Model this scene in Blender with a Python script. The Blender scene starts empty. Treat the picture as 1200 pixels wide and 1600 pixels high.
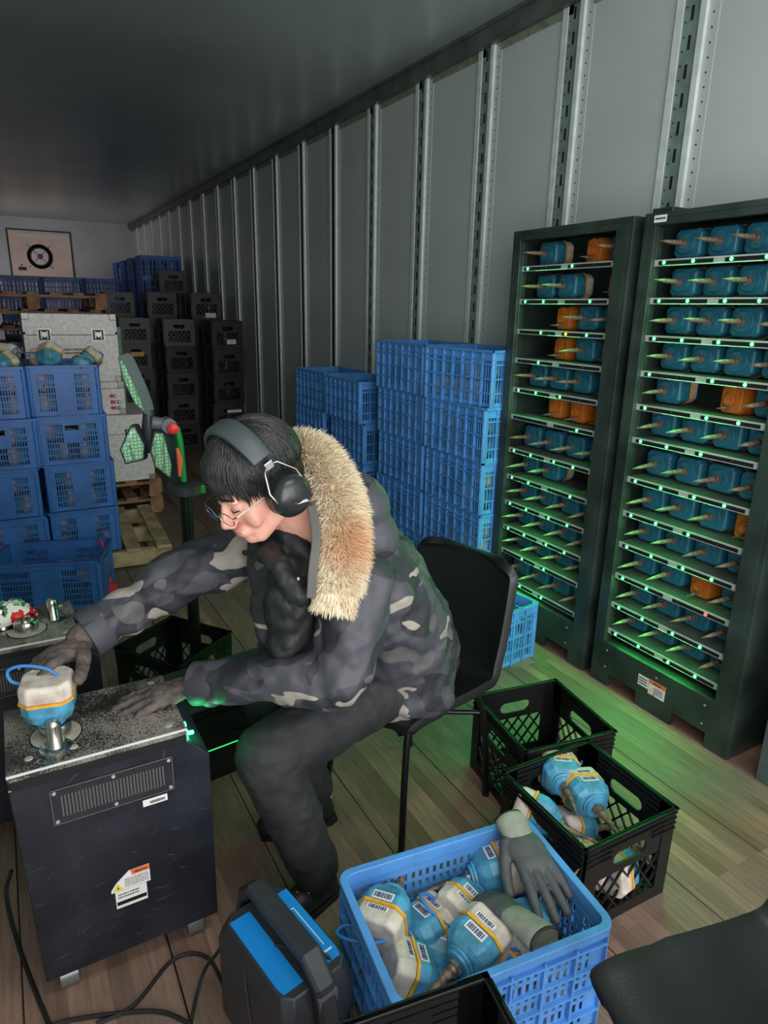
import bpy, math, random
from mathutils import Vector, Matrix, noise
random.seed(7)
S = bpy.context.scene
COL = S.collection
PI = math.pi
V = Vector

# ------------------------------------------------------------------ camera
RX, RY, RZ = V((0.8731, -0.4877, 0.019)), V((-0.1253, -0.2604, -0.9573)), V((0.4717, 0.8333, -0.2884))
def _cam():
    f, hv = 1050.0, -15.0
    dn = V((530 - 600, 4290 - 800, f)).normalized()
    x = hv - 600
    y = -(dn.x * x + dn.z * f) / dn.y
    ay = V((x, y, f)).normalized()
    az = -dn
    ax = ay.cross(az)
    return Matrix((ax, ay, az))            # rows: world axes in camera coordinates
CAMR = _cam()
CAMC = V((0, 0, 1.6))
cd = bpy.data.cameras.new('camera')
cam = bpy.data.objects.new('camera', cd)
COL.objects.link(cam)
cd.sensor_fit = 'VERTICAL'
cd.sensor_height = 36
cd.sensor_width = 27
cd.lens = 36 * 1050 / 1600
cd.clip_start = 0.02
right, down, fwd = CAMR @ V((1, 0, 0)), CAMR @ V((0, 1, 0)), CAMR @ V((0, 0, 1))
m = Matrix((right, -down, -fwd)).transposed().to_4x4()
m.translation = CAMC
cam.matrix_world = m
S.camera = cam

def at(px, py, ax, val):
    """the point where the sight line through a pixel meets a world plane"""
    r = CAMR @ V((px - 600, py - 800, 1050)).normalized()
    return CAMC + r * ((val - CAMC[ax]) / r[ax])
def dp(px, py, dep):
    return CAMC + CAMR @ V(((px - 600) / 1050 * dep, (py - 800) / 1050 * dep, dep))

# ------------------------------------------------------------------ world, lights, exposure
w = bpy.data.worlds.new('world')
S.world = w
w.use_nodes = True
w.node_tree.nodes['Background'].inputs[0].default_value = (0.80, 0.88, 0.95, 1)
w.node_tree.nodes['Background'].inputs[1].default_value = 0.5
S.view_settings.view_transform = 'Standard'
S.view_settings.look = 'None'
S.view_settings.exposure = 0.0
S.view_settings.gamma = 1
S.view_settings.use_curve_mapping = False

def area_light(name, loc, target, sx, sy, power, color):
    l = bpy.data.lights.new(name, 'AREA')
    l.shape = 'RECTANGLE'
    l.size, l.size_y, l.energy, l.color = sx, sy, power, color
    o = bpy.data.objects.new(name, l)
    COL.objects.link(o)
    o.location = loc
    o.rotation_euler = (V(target) - V(loc)).to_track_quat('-Z', 'Y').to_euler()
    return o
# daylight through the open rear doors behind the camera, and through the side door near the far end
area_light('daylight_rear_door', (1.2, -1.9, 1.65), (1.2, 4, 1.5), 2.5, 2.6, 95, (1.0, 0.985, 0.96))
area_light('daylight_side_door', (-0.15, 12.6, 1.3), (2.5, 13.6, 1.9), 1.0, 2.1, 11, (1.0, 0.86, 0.80))
area_light('added_side_fill', (-0.22, -0.75, 1.5), (2.5, 1.6, 1.9), 1.5, 2.3, 60, (0.97, 1.0, 0.98))  # unseen side source, added to brighten the right wall
area_light('added_overhead_fill', (0.7, 0.2, 3.0), (0.7, 0.5, 0), 1.3, 0.3, 16, (1.0, 0.98, 0.95))  # unseen overhead source, added to lift the floor and cabinet tops

# ------------------------------------------------------------------ materials
def lin(c):
    return tuple((x / 255 / 12.92) if x <= 10 else (((x / 255) + 0.055) / 1.055) ** 2.4 for x in c)
def mat(name, rgb, rough=0.5, metal=0.0, var=0.0, vscale=8.0, rgb2=None, bump=0.0, bscale=60.0, emit=None, estr=0.0, spec=None, alpha=None):
    m = bpy.data.materials.new(name)
    m.use_nodes = True
    nt = m.node_tree
    b = nt.nodes['Principled BSDF']
    c = lin(rgb)
    b.inputs['Base Color'].default_value = (*c, 1)
    b.inputs['Roughness'].default_value = rough
    b.inputs['Metallic'].default_value = metal
    if spec is not None:
        b.inputs['Specular IOR Level'].default_value = spec
    tc = nt.nodes.new('ShaderNodeTexCoord')
    if rgb2 is not None or var:
        n = nt.nodes.new('ShaderNodeTexNoise')
        n.inputs['Scale'].default_value = vscale
        n.inputs['Detail'].default_value = 6
        nt.links.new(tc.outputs['Object'], n.inputs['Vector'])
        mx = nt.nodes.new('ShaderNodeMix')
        mx.data_type = 'RGBA'
        c2 = lin(rgb2) if rgb2 else tuple(x * (1 - var) for x in c)
        mx.inputs[6].default_value = (*c, 1)
        mx.inputs[7].default_value = (*c2, 1)
        rp = nt.nodes.new('ShaderNodeValToRGB')
        rp.color_ramp.elements[0].position = 0.38
        rp.color_ramp.elements[1].position = 0.66
        nt.links.new(n.outputs['Fac'], rp.inputs[0])
        nt.links.new(rp.outputs[0], mx.inputs[0])
        nt.links.new(mx.outputs[2], b.inputs['Base Color'])
    if bump:
        n2 = nt.nodes.new('ShaderNodeTexNoise')
        n2.inputs['Scale'].default_value = bscale
        n2.inputs['Detail'].default_value = 4
        nt.links.new(tc.outputs['Object'], n2.inputs['Vector'])
        bp = nt.nodes.new('ShaderNodeBump')
        bp.inputs['Strength'].default_value = bump
        bp.inputs['Distance'].default_value = 0.01
        nt.links.new(n2.outputs['Fac'], bp.inputs['Height'])
        nt.links.new(bp.outputs[0], b.inputs['Normal'])
    if emit:
        b.inputs['Emission Color'].default_value = (*emit, 1)
        b.inputs['Emission Strength'].default_value = estr
    return m

M = {}
M['wall'] = mat('painted_wall_panel', (180, 188, 186), 0.36, 0.0, 0.10, 1.2, bump=0.02, bscale=3)
M['ceil'] = mat('ceiling_sheet', (190, 202, 196), 0.30, 0.45, 0.2, 0.9, bump=0.12, bscale=1.6)
M['endwall'] = mat('end_wall_sheet', (176, 176, 184), 0.35, 0.1, 0.15, 1.5)
M['galv'] = mat('galvanised_steel', (222, 228, 226), 0.36, 0.2, 0.15, 20)
M['channel'] = mat('dark_channel', (126, 146, 138), 0.5, 0.1, 0.3, 14)
M['slot'] = mat('black_slot', (8, 10, 10), 0.8)
M['rail'] = mat('top_rail', (112, 122, 118), 0.4, 0.5, 0.4, 6)
M['blue'] = mat('blue_crate_plastic', (86, 152, 226), 0.42, 0, 0.28, 9, bump=0.03)
M['blue_dark'] = mat('deep_blue_crate_plastic', (62, 112, 192), 0.42, 0, 0.25, 9, bump=0.03)
M['blue_light'] = mat('pale_blue_crate_plastic', (88, 150, 222), 0.40, 0, 0.22, 14, bump=0.03)
M['black_pl'] = mat('black_crate_plastic', (12, 14, 14), 0.42, 0, 0.3, 12, rgb2=(20, 22, 21))
M['rack'] = mat('rack_powder_coat', (60, 74, 68), 0.36, 0.2, 0.35, 5, rgb2=(36, 46, 42), bump=0.02)
M['shelf'] = mat('shelf_steel', (200, 206, 202), 0.35, 0.3, 0.2, 12)
M['shelf_top'] = mat('dull_shelf_top', (92, 98, 94), 0.55, 0.2, 0.3, 12)
M['ink'] = mat('black_ink', (18, 18, 20), 0.5)
M['green_led'] = mat('green_led', (120, 255, 160), 0.4, emit=(0.06, 1.0, 0.16), estr=6)
M['red_led'] = mat('red_led', (255, 80, 90), 0.4, emit=(1.0, 0.03, 0.05), estr=6)
M['amber_led'] = mat('amber_led', (255, 170, 60), 0.4, emit=(1.0, 0.35, 0.02), estr=5)
M['dead_led'] = mat('unlit_led', (80, 74, 50), 0.4)
M['teal'] = mat('teal_plastic', (42, 112, 136), 0.42, 0, 0.3, 25, bump=0.03)
M['cyan'] = mat('sky_blue_plastic', (80, 158, 200), 0.38, 0, 0.25, 30, rgb2=(66, 124, 150))
M['yellow'] = mat('yellow_gasket', (232, 168, 50), 0.5, 0, 0.25, 30)
M['cream'] = mat('dusty_white_plastic', (212, 202, 192), 0.5, 0, 0.2, 25, rgb2=(176, 160, 148))
M['orange'] = mat('orange_plastic', (190, 104, 34), 0.45, 0, 0.25, 25)
M['spike'] = mat('muddy_steel_spike', (150, 128, 112), 0.55, 0.45, 0.5, 60, rgb2=(92, 74, 62), bump=0.25, bscale=120)
M['nut'] = mat('dull_steel', (150, 145, 138), 0.4, 0.7, 0.3, 40)
M['steel'] = mat('polished_steel', (205, 202, 198), 0.18, 1.0, 0.2, 14)
M['cord'] = mat('blue_cord', (50, 120, 190), 0.5)
M['label'] = mat('paper_label', (225, 222, 222), 0.6)
M['label_ink'] = mat('label_ink', (52, 56, 110), 0.6)
M['cab'] = mat('scuffed_navy_steel', (28, 31, 38), 0.42, 0.15, 0.25, 5, rgb2=(44, 46, 54), bump=0.02)
M['cab_in'] = mat('cabinet_black', (20, 22, 25), 0.5, 0.2)
M['screw'] = mat('dusty_screw', (176, 164, 150), 0.5, 0.5)
M['warn_orange'] = mat('warning_orange', (222, 116, 66), 0.6)
M['warn_yellow'] = mat('warning_yellow', (232, 206, 60), 0.6)
M['rubber'] = mat('rubber', (22, 22, 24), 0.55)
M['caster'] = mat('caster_grey', (120, 120, 122), 0.35, 0.4)
M['leather'] = mat('black_leather', (21, 24, 24), 0.36, 0, 0.2, 5, bump=0.05, bscale=220)
M['tube'] = mat('black_tube', (24, 25, 27), 0.3, 0.3)
M['wood'] = mat('pallet_pine', (196, 164, 132), 0.7, 0, 0.25, 12, rgb2=(150, 120, 92), bump=0.1)
M['oldwood'] = mat('weathered_pallet_wood', (186, 138, 104), 0.75, 0, 0.3, 9, rgb2=(130, 94, 70), bump=0.1)
M['case'] = mat('aluminium_case', (240, 230, 232), 0.5, 0.05, 0.3, 40, rgb2=(214, 204, 206), bump=0.06, bscale=90)
M['peach'] = mat('peach_panel', (240, 214, 200), 0.45, 0, 0.15, 3)
M['skin'] = mat('skin', (226, 172, 152), 0.5, 0, 0.0, 12, rgb2=(214, 150, 134))
M['skin'].node_tree.nodes['Principled BSDF'].inputs['Subsurface Weight'].default_value = 0.1
M['skin'].node_tree.nodes['Principled BSDF'].inputs['Subsurface Radius'].default_value = (0.02, 0.008, 0.005)
M['lip'] = mat('lips', (190, 112, 108), 0.45)
M['hair'] = mat('black_hair', (26, 24, 26), 0.42, 0, 0.2, 30)
M['muff'] = mat('ear_defender_shell', (34, 37, 40), 0.3)
M['pad'] = mat('ear_defender_band', (58, 66, 70), 0.5, 0, bump=0.03)
M['trouser'] = mat('black_trousers', (38, 38, 41), 0.75, 0, 0.3, 7, bump=0.15, bscale=22)
M['inner'] = mat('black_lining', (30, 32, 34), 0.6, 0, 0.3, 9, bump=0.1, bscale=25)
M['hoodlin2'] = mat('charcoal_collar', (50, 52, 54), 0.7, 0, 0.2, 9)
M['hoodlin'] = mat('grey_hood_lining', (92, 88, 86), 0.7, 0, 0.2, 9)
M['glove'] = mat('worn_grey_glove', (96, 84, 80), 0.75, 0, 0.5, 24, rgb2=(56, 50, 50), bump=0.25, bscale=50)
M['glove2'] = mat('charcoal_rubber_glove', (78, 80, 84), 0.6, 0, 0.2, 24)
M['knit'] = mat('pale_green_knit', (142, 146, 134), 0.85, 0, 0.2, 40, bump=0.1, bscale=180)
M['shoe'] = mat('dark_shoe', (30, 30, 31), 0.5)
M['gold'] = mat('yellow_lace', (190, 160, 60), 0.5)
M['panelblue'] = mat('bright_blue_panel', (26, 132, 214), 0.32)
M['dgrey'] = mat('dark_grey_plastic', (48, 50, 56), 0.4, 0, 0.15, 6)
M['mgrey'] = mat('grey_plastic', (98, 96, 106), 0.42)
M['rackglint'] = mat('painted_rack_reflection', (24, 128, 52), 0.4)  # green reflection of the rack LEDs, painted into the work light's parts
M['red'] = mat('red_plastic', (225, 50, 50), 0.4)
M['coral'] = mat('coral_plastic', (235, 96, 66), 0.5)
M['grid'] = mat('dirt_brown', (140, 108, 90), 0.8, 0, 0.5, 40)
M['greenglass'] = mat('green_board', (70, 120, 98), 0.4, 0, 0.4, 12)

def node_mat(name, rough, build, metal=0.0):
    m = bpy.data.materials.new(name); m.use_nodes = True
    nt = m.node_tree; b = nt.nodes['Principled BSDF']
    b.inputs['Roughness'].default_value = rough
    b.inputs['Metallic'].default_value = metal
    build(nt, b)
    return m
def N(nt, t, **k):
    n = nt.nodes.new(t)
    for a, v in k.items():
        if hasattr(n, a): setattr(n, a, v)
        else: n.inputs[a.replace('_', ' ')].default_value = v
    return n
def mixc(nt, fac, a, b_):
    mx = nt.nodes.new('ShaderNodeMix'); mx.data_type = 'RGBA'
    for i, s in ((0, fac), (6, a), (7, b_)):
        if hasattr(s, 'is_linked'): nt.links.new(s, mx.inputs[i])
        elif i == 0: mx.inputs[0].default_value = s
        else: mx.inputs[i].default_value = (*lin(s), 1)
    return mx.outputs[2]
def ramp(nt, src, pts, const=False):
    r = nt.nodes.new('ShaderNodeValToRGB')
    cr = r.color_ramp
    if const: cr.interpolation = 'CONSTANT'
    while len(cr.elements) < len(pts): cr.elements.new(0.5)
    for e, (p, v) in zip(cr.elements, pts):
        e.position = p; e.color = (v, v, v, 1)
    nt.links.new(src, r.inputs[0])
    return r.outputs[0]

def b_floor(nt, b):
    tc = N(nt, 'ShaderNodeTexCoord')
    mp = N(nt, 'ShaderNodeMapping'); mp.inputs['Rotation'].default_value = (0, 0, PI / 2)
    nt.links.new(tc.outputs['Object'], mp.inputs[0])
    br = N(nt, 'ShaderNodeTexBrick')           # thin laminated strips running down the floor
    br.inputs['Scale'].default_value = 1.0
    br.inputs['Brick Width'].default_value = 0.9
    br.inputs['Row Height'].default_value = 0.048
    br.inputs['Mortar Size'].default_value = 0.0006
    br.inputs['Color1'].default_value = (*lin((176, 136, 116)), 1)
    br.inputs['Color2'].default_value = (*lin((116, 84, 70)), 1)
    br.inputs['Mortar'].default_value = (*lin((80, 62, 54)), 1)
    br.offset = 0.37
    nt.links.new(mp.outputs[0], br.inputs['Vector'])
    n = N(nt, 'ShaderNodeTexNoise', Scale=2.3, Detail=8); nt.links.new(tc.outputs['Object'], n.inputs['Vector'])
    dirt = ramp(nt, n.outputs['Fac'], [(0.34, 0), (0.66, 1)])
    c1 = mixc(nt, dirt, br.outputs['Color'], (122, 104, 94))
    mp2 = N(nt, 'ShaderNodeMapping'); mp2.inputs['Scale'].default_value = (30, 2.2, 1)
    nt.links.new(tc.outputs['Object'], mp2.inputs[0])
    g = N(nt, 'ShaderNodeTexNoise', Scale=3.0, Detail=6); nt.links.new(mp2.outputs[0], g.inputs['Vector'])
    gr = ramp(nt, g.outputs['Fac'], [(0.35, 0), (0.7, 0.5)])
    c2 = mixc(nt, gr, c1, (78, 66, 60))
    sp = N(nt, 'ShaderNodeTexNoise', Scale=70.0, Detail=3); nt.links.new(tc.outputs['Object'], sp.inputs['Vector'])
    c3 = mixc(nt, ramp(nt, sp.outputs['Fac'], [(0.735, 0), (0.76, 1)]), c2, (178, 166, 152))
    nt.links.new(c3, b.inputs['Base Color'])
    bp = N(nt, 'ShaderNodeBump', Strength=0.15, Distance=0.004)
    nt.links.new(g.outputs['Fac'], bp.inputs['Height']); nt.links.new(bp.outputs[0], b.inputs['Normal'])
M['floor'] = node_mat('laminated_floor_boards', 0.55, b_floor)

def b_dust(nt, b):
    tc = N(nt, 'ShaderNodeTexCoord')
    n = N(nt, 'ShaderNodeTexNoise', Scale=330.0, Detail=4); nt.links.new(tc.outputs['Object'], n.inputs['Vector'])
    n2 = N(nt, 'ShaderNodeTexNoise', Scale=8.0, Detail=3); nt.links.new(tc.outputs['Object'], n2.inputs['Vector'])
    ad = N(nt, 'ShaderNodeMath', operation='MULTIPLY_ADD'); ad.inputs[1].default_value = 0.75
    nt.links.new(n2.outputs['Fac'], ad.inputs[0]); nt.links.new(n.outputs['Fac'], ad.inputs[2])
    f = ramp(nt, ad.outputs[0], [(0.80, 0), (0.98, 0.68)])
    nt.links.new(mixc(nt, f, (70, 69, 70), (168, 160, 150)), b.inputs['Base Color'])
    nt.links.new(ramp(nt, f, [(0, 0.3), (0.8, 0.8)]), b.inputs['Roughness'])
    inv = N(nt, 'ShaderNodeMath', operation='SUBTRACT'); inv.inputs[0].default_value = 0.75
    nt.links.new(f, inv.inputs[1]); nt.links.new(inv.outputs[0], b.inputs['Metallic'])
M['dustplate'] = node_mat('dusty_steel_plate', 0.35, b_dust)

def b_camo(nt, b):
    tc = N(nt, 'ShaderNodeTexCoord')
    def nz(off, sc, det=1.5, st=(1, 1, 1.25)):
        mp = N(nt, 'ShaderNodeMapping'); mp.inputs['Location'].default_value = off; mp.inputs['Scale'].default_value = st
        nt.links.new(tc.outputs['Object'], mp.inputs[0])
        n = N(nt, 'ShaderNodeTexNoise', Scale=sc, Detail=det, Distortion=0.7)
        nt.links.new(mp.outputs[0], n.inputs['Vector']); return n.outputs['Fac']
    c = mixc(nt, ramp(nt, nz((3, 1, 2), 5.2), [(0.0, 0), (0.50, 1)], True), (64, 64, 72), (42, 42, 49))
    c = mixc(nt, ramp(nt, nz((9, 4, 7), 6.2), [(0.0, 0), (0.60, 1)], True), c, (84, 82, 84))
    c = mixc(nt, ramp(nt, nz((1.3, 8, 5), 7.2, 1.6, (.8, .8, 1.5)), [(0.0, 0), (0.64, 1)], True), c, (146, 138, 130))
    nt.links.new(c, b.inputs['Base Color'])
    w1 = nz((0, 0, 0), 9, 3)
    bp = N(nt, 'ShaderNodeBump', Strength=0.25, Distance=0.02)
    nt.links.new(w1, bp.inputs['Height']); nt.links.new(bp.outputs[0], b.inputs['Normal'])
M['camo'] = node_mat('dark_urban_camouflage', 0.62, b_camo)

def b_fur(nt, b):
    tc = N(nt, 'ShaderNodeTexCoord')
    g = N(nt, 'ShaderNodeTexGradient', gradient_type='SPHERICAL')
    mp = N(nt, 'ShaderNodeMapping', vector_type='TEXTURE')
    mp.inputs['Location'].default_value = (0.67, 1.38, 1.07)
    mp.inputs['Scale'].default_value = (0.13, 0.14, 0.10)
    nt.links.new(tc.outputs['Object'], mp.inputs[0]); nt.links.new(mp.outputs[0], g.inputs[0])
    n = N(nt, 'ShaderNodeTexNoise', Scale=40.0, Detail=3); nt.links.new(tc.outputs['Object'], n.inputs['Vector'])
    c = mixc(nt, ramp(nt, n.outputs['Fac'], [(0.3, 0), (0.7, 1)]), (250, 236, 210), (228, 206, 176))
    c = mixc(nt, ramp(nt, g.outputs['Fac'], [(0.0, 0), (0.8, 0.85)]), c, (222, 160, 106))
    nt.links.new(c, b.inputs['Base Color'])
M['fur'] = node_mat('cream_and_tan_fur', 0.8, b_fur)

def b_cabside(nt, b):
    tc = N(nt, 'ShaderNodeTexCoord')
    n = N(nt, 'ShaderNodeTexNoise', Scale=6.0, Detail=5); nt.links.new(tc.outputs['Object'], n.inputs['Vector'])
    c = mixc(nt, ramp(nt, n.outputs['Fac'], [(0.4, 0), (0.75, 1)]), (26, 29, 37), (46, 48, 58))
    for rot, sc in ((0.6, 1.0), (-0.9, 1.4), (0.15, 1.1), (1.4, 1.3), (-0.3, 1.8)):
        m0 = N(nt, 'ShaderNodeMapping'); m0.inputs['Rotation'].default_value = (0, rot, 0)
        mp = N(nt, 'ShaderNodeMapping'); mp.inputs['Scale'].default_value = (5.0 * sc, 3, 110); mp.inputs['Location'].default_value = (rot * 7, 0, rot * 3)
        nt.links.new(tc.outputs['Object'], m0.inputs[0]); nt.links.new(m0.outputs[0], mp.inputs[0])
        s = N(nt, 'ShaderNodeTexNoise', Scale=1.6, Detail=2); nt.links.new(mp.outputs[0], s.inputs['Vector'])
        c = mixc(nt, ramp(nt, s.outputs['Fac'], [(0.70, 0), (0.745, 0.45)]), c, (120, 116, 116))
    nt.links.new(c, b.inputs['Base Color'])
M['cabside'] = node_mat('scratched_navy_steel', 0.4, b_cabside, 0.15)

def b_snack(nt, b):
    tc = N(nt, 'ShaderNodeTexCoord')
    vo = N(nt, 'ShaderNodeTexVoronoi', Scale=26.0); nt.links.new(tc.outputs['Object'], vo.inputs['Vector'])
    n = N(nt, 'ShaderNodeTexNoise', Scale=22.0, Detail=2); nt.links.new(tc.outputs['Object'], n.inputs['Vector'])
    c = mixc(nt, ramp(nt, n.outputs['Fac'], [(0, 0), (0.56, 1)], True), (230, 228, 220), (200, 40, 34))
    c = mixc(nt, ramp(nt, vo.outputs['Distance'], [(0, 1), (0.22, 0)], True), c, (226, 150, 50))
    c = mixc(nt, ramp(nt, n.outputs['Fac'], [(0, 1), (0.38, 0)], True), c, (70, 140, 80))
    nt.links.new(c, b.inputs['Base Color'])
M['snack'] = node_mat('printed_foil_wrapper', 0.3, b_snack)

# ------------------------------------------------------------------ mesh helpers
class MB:
    def __init__(s): s.v = []; s.f = []; s.mi = []; s.cur = 0; s.T = Matrix.Identity(4)
    def add(s, vs, fs):
        b = len(s.v); s.v += [s.T @ V(p) for p in vs]
        for f in fs: s.f.append(tuple(i + b for i in f)); s.mi.append(s.cur)
        return s
    def box(s, c, d, R=None):
        x, y, z = d[0] / 2, d[1] / 2, d[2] / 2
        vs = [V((a * x, b * y, e * z)) for a in (-1, 1) for b in (-1, 1) for e in (-1, 1)]
        if R is not None: vs = [R @ p for p in vs]
        vs = [p + V(c) for p in vs]
        return s.add(vs, [(0, 1, 3, 2), (4, 6, 7, 5), (0, 4, 5, 1), (2, 3, 7, 6), (0, 2, 6, 4), (1, 5, 7, 3)])
    def bb(s, x0, x1, y0, y1, z0, z1):
        return s.box(((x0 + x1) / 2, (y0 + y1) / 2, (z0 + z1) / 2), (abs(x1 - x0), abs(y1 - y0), abs(z1 - z0)))
    def prism(s, poly, h0, h1, ax=2):
        def P(a, b, h): return ((a, b, h), (h, a, b), (a, h, b))[{2: 0, 0: 1, 1: 2}[ax]]
        n = len(poly)
        vs = [P(a, b, h0) for a, b in poly] + [P(a, b, h1) for a, b in poly]
        return s.add(vs, [tuple(range(n))[::-1], tuple(range(n, 2 * n))] + [(i, (i + 1) % n, n + (i + 1) % n, n + i) for i in range(n)])
    def tube(s, pts, r, n=8, cap=True):
        pts = [V(p) for p in pts]; rs = r if isinstance(r, (list, tuple)) else [r] * len(pts)
        rings = []; prev = None
        for i, p in enumerate(pts):
            t = (pts[min(i + 1, len(pts) - 1)] - pts[max(i - 1, 0)])
            if t.length < 1e-9: t = V((0, 0, 1))
            t.normalize()
            if prev is None:
                a = t.orthogonal().normalized()
            else:
                a = prev - t * prev.dot(t)
                a = a.normalized() if a.length > 1e-6 else t.orthogonal().normalized()
            prev = a; b = t.cross(a)
            rings.append([p + (a * math.cos(k * 2 * PI / n) + b * math.sin(k * 2 * PI / n)) * rs[i] for k in range(n)])
        vs = [q for rg in rings for q in rg]; fs = []
        for i in range(len(pts) - 1):
            for k in range(n):
                fs.append((i * n + k, i * n + (k + 1) % n, (i + 1) * n + (k + 1) % n, (i + 1) * n + k))
        if cap:
            fs.append(tuple(range(n))[::-1]); fs.append(tuple((len(pts) - 1) * n + k for k in range(n)))
        return s.add(vs, fs)
    def cyl(s, p0, p1, r0, r1=None, n=20): return s.tube([p0, p1], [r0, r0 if r1 is None else r1], n)
    def lathe(s, prof, c=(0, 0, 0), R=None, n=24):
        vs = []; R = R or Matrix.Identity(3)
        for r, z in prof:
            for k in range(n):
                vs.append(V(c) + R @ V((max(r, 1e-5) * math.cos(k * 2 * PI / n), max(r, 1e-5) * math.sin(k * 2 * PI / n), z)))
        fs = [(i * n + k, i * n + (k + 1) % n, (i + 1) * n + (k + 1) % n, (i + 1) * n + k) for i in range(len(prof) - 1) for k in range(n)]
        fs += [tuple(range(n))[::-1], tuple((len(prof) - 1) * n + k for k in range(n))]
        return s.add(vs, fs)
    def ell(s, c, r, R=None, n=16, m=10):
        vs = []; R = R or Matrix.Identity(3)
        for j in range(m + 1):
            th = PI * j / m
            for k in range(n):
                ph = 2 * PI * k / n
                vs.append(V(c) + R @ V((r[0] * max(math.sin(th), 1e-4) * math.cos(ph), r[1] * max(math.sin(th), 1e-4) * math.sin(ph), -r[2] * math.cos(th))))
        fs = [(j * n + k, j * n + (k + 1) % n, (j + 1) * n + (k + 1) % n, (j + 1) * n + k) for j in range(m) for k in range(n)]
        return s.add(vs, fs)
    def caps(s, p0, p1, r0, r1=None, n=14):
        r1 = r0 if r1 is None else r1
        s.cyl(p0, p1, r0, r1, n); s.ell(p0, (r0,) * 3, None, n, 8); s.ell(p1, (r1,) * 3, None, n, 8); return s
    def chain(s, pts, n=16):
        for (p, r), (q, t) in zip(pts, pts[1:]): s.caps(p, q, r, t, n)
        return s
    def build(s, name, mats, parent=None, smooth=False, bevel=0.0, angle=40, remesh=0.0, sm=0, loc=None):
        me = bpy.data.meshes.new(name)
        me.from_pydata([tuple(p) for p in s.v], [], s.f)
        if not isinstance(mats, (list, tuple)): mats = [mats]
        for m_ in mats: me.materials.append(m_)
        if len(mats) > 1: me.polygons.foreach_set('material_index', s.mi)
        me.update()
        o = bpy.data.objects.new(name, me); COL.objects.link(o)
        if smooth or remesh:
            me.shade_smooth() if hasattr(me, 'shade_smooth') else None
            if not remesh:
                try: me.set_sharp_from_angle(angle=math.radians(angle))
                except Exception: pass
        if bevel:
            b = o.modifiers.new('bevel', 'BEVEL'); b.width = bevel; b.segments = 2; b.limit_method = 'ANGLE'
        if remesh:
            r = o.modifiers.new('remesh', 'REMESH'); r.mode = 'VOXEL'; r.voxel_size = remesh; r.use_smooth_shade = True
            if sm:
                k = o.modifiers.new('smooth', 'SMOOTH'); k.iterations = sm; k.factor = 0.6
        if parent is not None: o.parent = parent
        if loc is not None: o.location = loc
        return o

def tag(o, label=None, cat=None, group=None, kind=None):
    if label: o['label'] = label
    if cat: o['category'] = cat
    if group: o['group'] = group
    if kind: o['kind'] = kind
    return o
def thing(name, label, cat, loc=(0, 0, 0), rz=0.0, group=None):
    o = bpy.data.objects.new(name, None); COL.objects.link(o)
    o.empty_display_size = 0.05
    o.location = loc; o.rotation_euler = (0, 0, rz)
    return tag(o, label, cat, group)
KIDS = {}
def kids(o):
    return list(o.children)
def copy_tree(o, parent=None):
    c = o.copy(); COL.objects.link(c)
    if parent is not None: c.parent = parent
    for ch in kids(o): copy_tree(ch, c)
    return c
def rot_to(d, up=(0, 0, 1)):
    """3x3 matrix whose Z column is d"""
    z = V(d).normalized(); x = V(up).cross(z)
    if x.length < 1e-4: x = V((1, 0, 0))
    x.normalize(); y = z.cross(x)
    return Matrix((x, y, z)).transposed()
def cat_rom(pts, k=8):
    pts = [V(p) for p in pts]; P = [pts[0] * 2 - pts[1]] + pts + [pts[-1] * 2 - pts[-2]]; out = []
    for i in range(1, len(P) - 2):
        for j in range(k):
            t = j / k
            out.append(0.5 * ((2 * P[i]) + (P[i + 1] - P[i - 1]) * t + (2 * P[i - 1] - 5 * P[i] + 4 * P[i + 1] - P[i + 2]) * t * t + (3 * P[i] - P[i - 1] - 3 * P[i + 1] + P[i + 2]) * t ** 3))
    out.append(pts[-1]); return out
ORD = ['first', 'second', 'third', 'fourth', 'fifth', 'sixth', 'seventh', 'eighth', 'ninth', 'tenth', 'eleventh', 'twelfth', 'thirteenth']

# ------------------------------------------------------------------ the setting
XL, XR, ZC, YB, YF = -0.24, 2.52, 3.06, -2.0, 14.5
def struct(mb, name, m, **k):
    return tag(mb.build(name, m, **k), kind='structure')
fl = MB(); gap = 0.0022
edges = [XL - 0.1] + [-0.138 + 0.3385 * i for i in range(1, 8)] + [XR + 0.1]
edges = [XL - 0.1, -0.14, 0.198, 0.537, 0.872, 1.212, 1.557, 1.887, 2.225, XR + 0.1]
for a, b in zip(edges, edges[1:]): fl.bb(a + gap, b - gap, YB, YF, -0.03, 0)
fl.bb(XL - 0.1, XR + 0.1, YB, YF, -0.06, -0.03)
struct(fl, 'floor', M['floor'])
struct(MB().bb(XL - 0.1, XR + 0.1, YB, YF, ZC, ZC + 0.03), 'ceiling', M['ceil'])
wr = MB(); wr.bb(XR, XR + 0.04, YB, YF, 0, ZC)
struct(wr, 'wall_right', M['wall'])
struct(MB().bb(XL - 0.04, XL, YB, -1.5, 0, ZC).bb(XL - 0.04, XL, 0, 11.9, 0, ZC).bb(XL - 0.04, XL, -1.5, 0, 2.65, ZC).bb(XL - 0.04, XL, 13.3, YF, 0, ZC).bb(XL - 0.04, XL, 11.9, 13.3, 2.35, ZC), 'wall_left', M['wall'])  # the unseen gap near the camera is added for the side fill
we = MB(); we.bb(XL - 0.1, XR + 0.1, YF, YF + 0.05, 0, ZC)
for z in (2.5, 1.6): we.bb(XL, XR, YF - 0.003, YF, z, z + 0.012)
struct(we, 'wall_end', M['endwall'])
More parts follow.
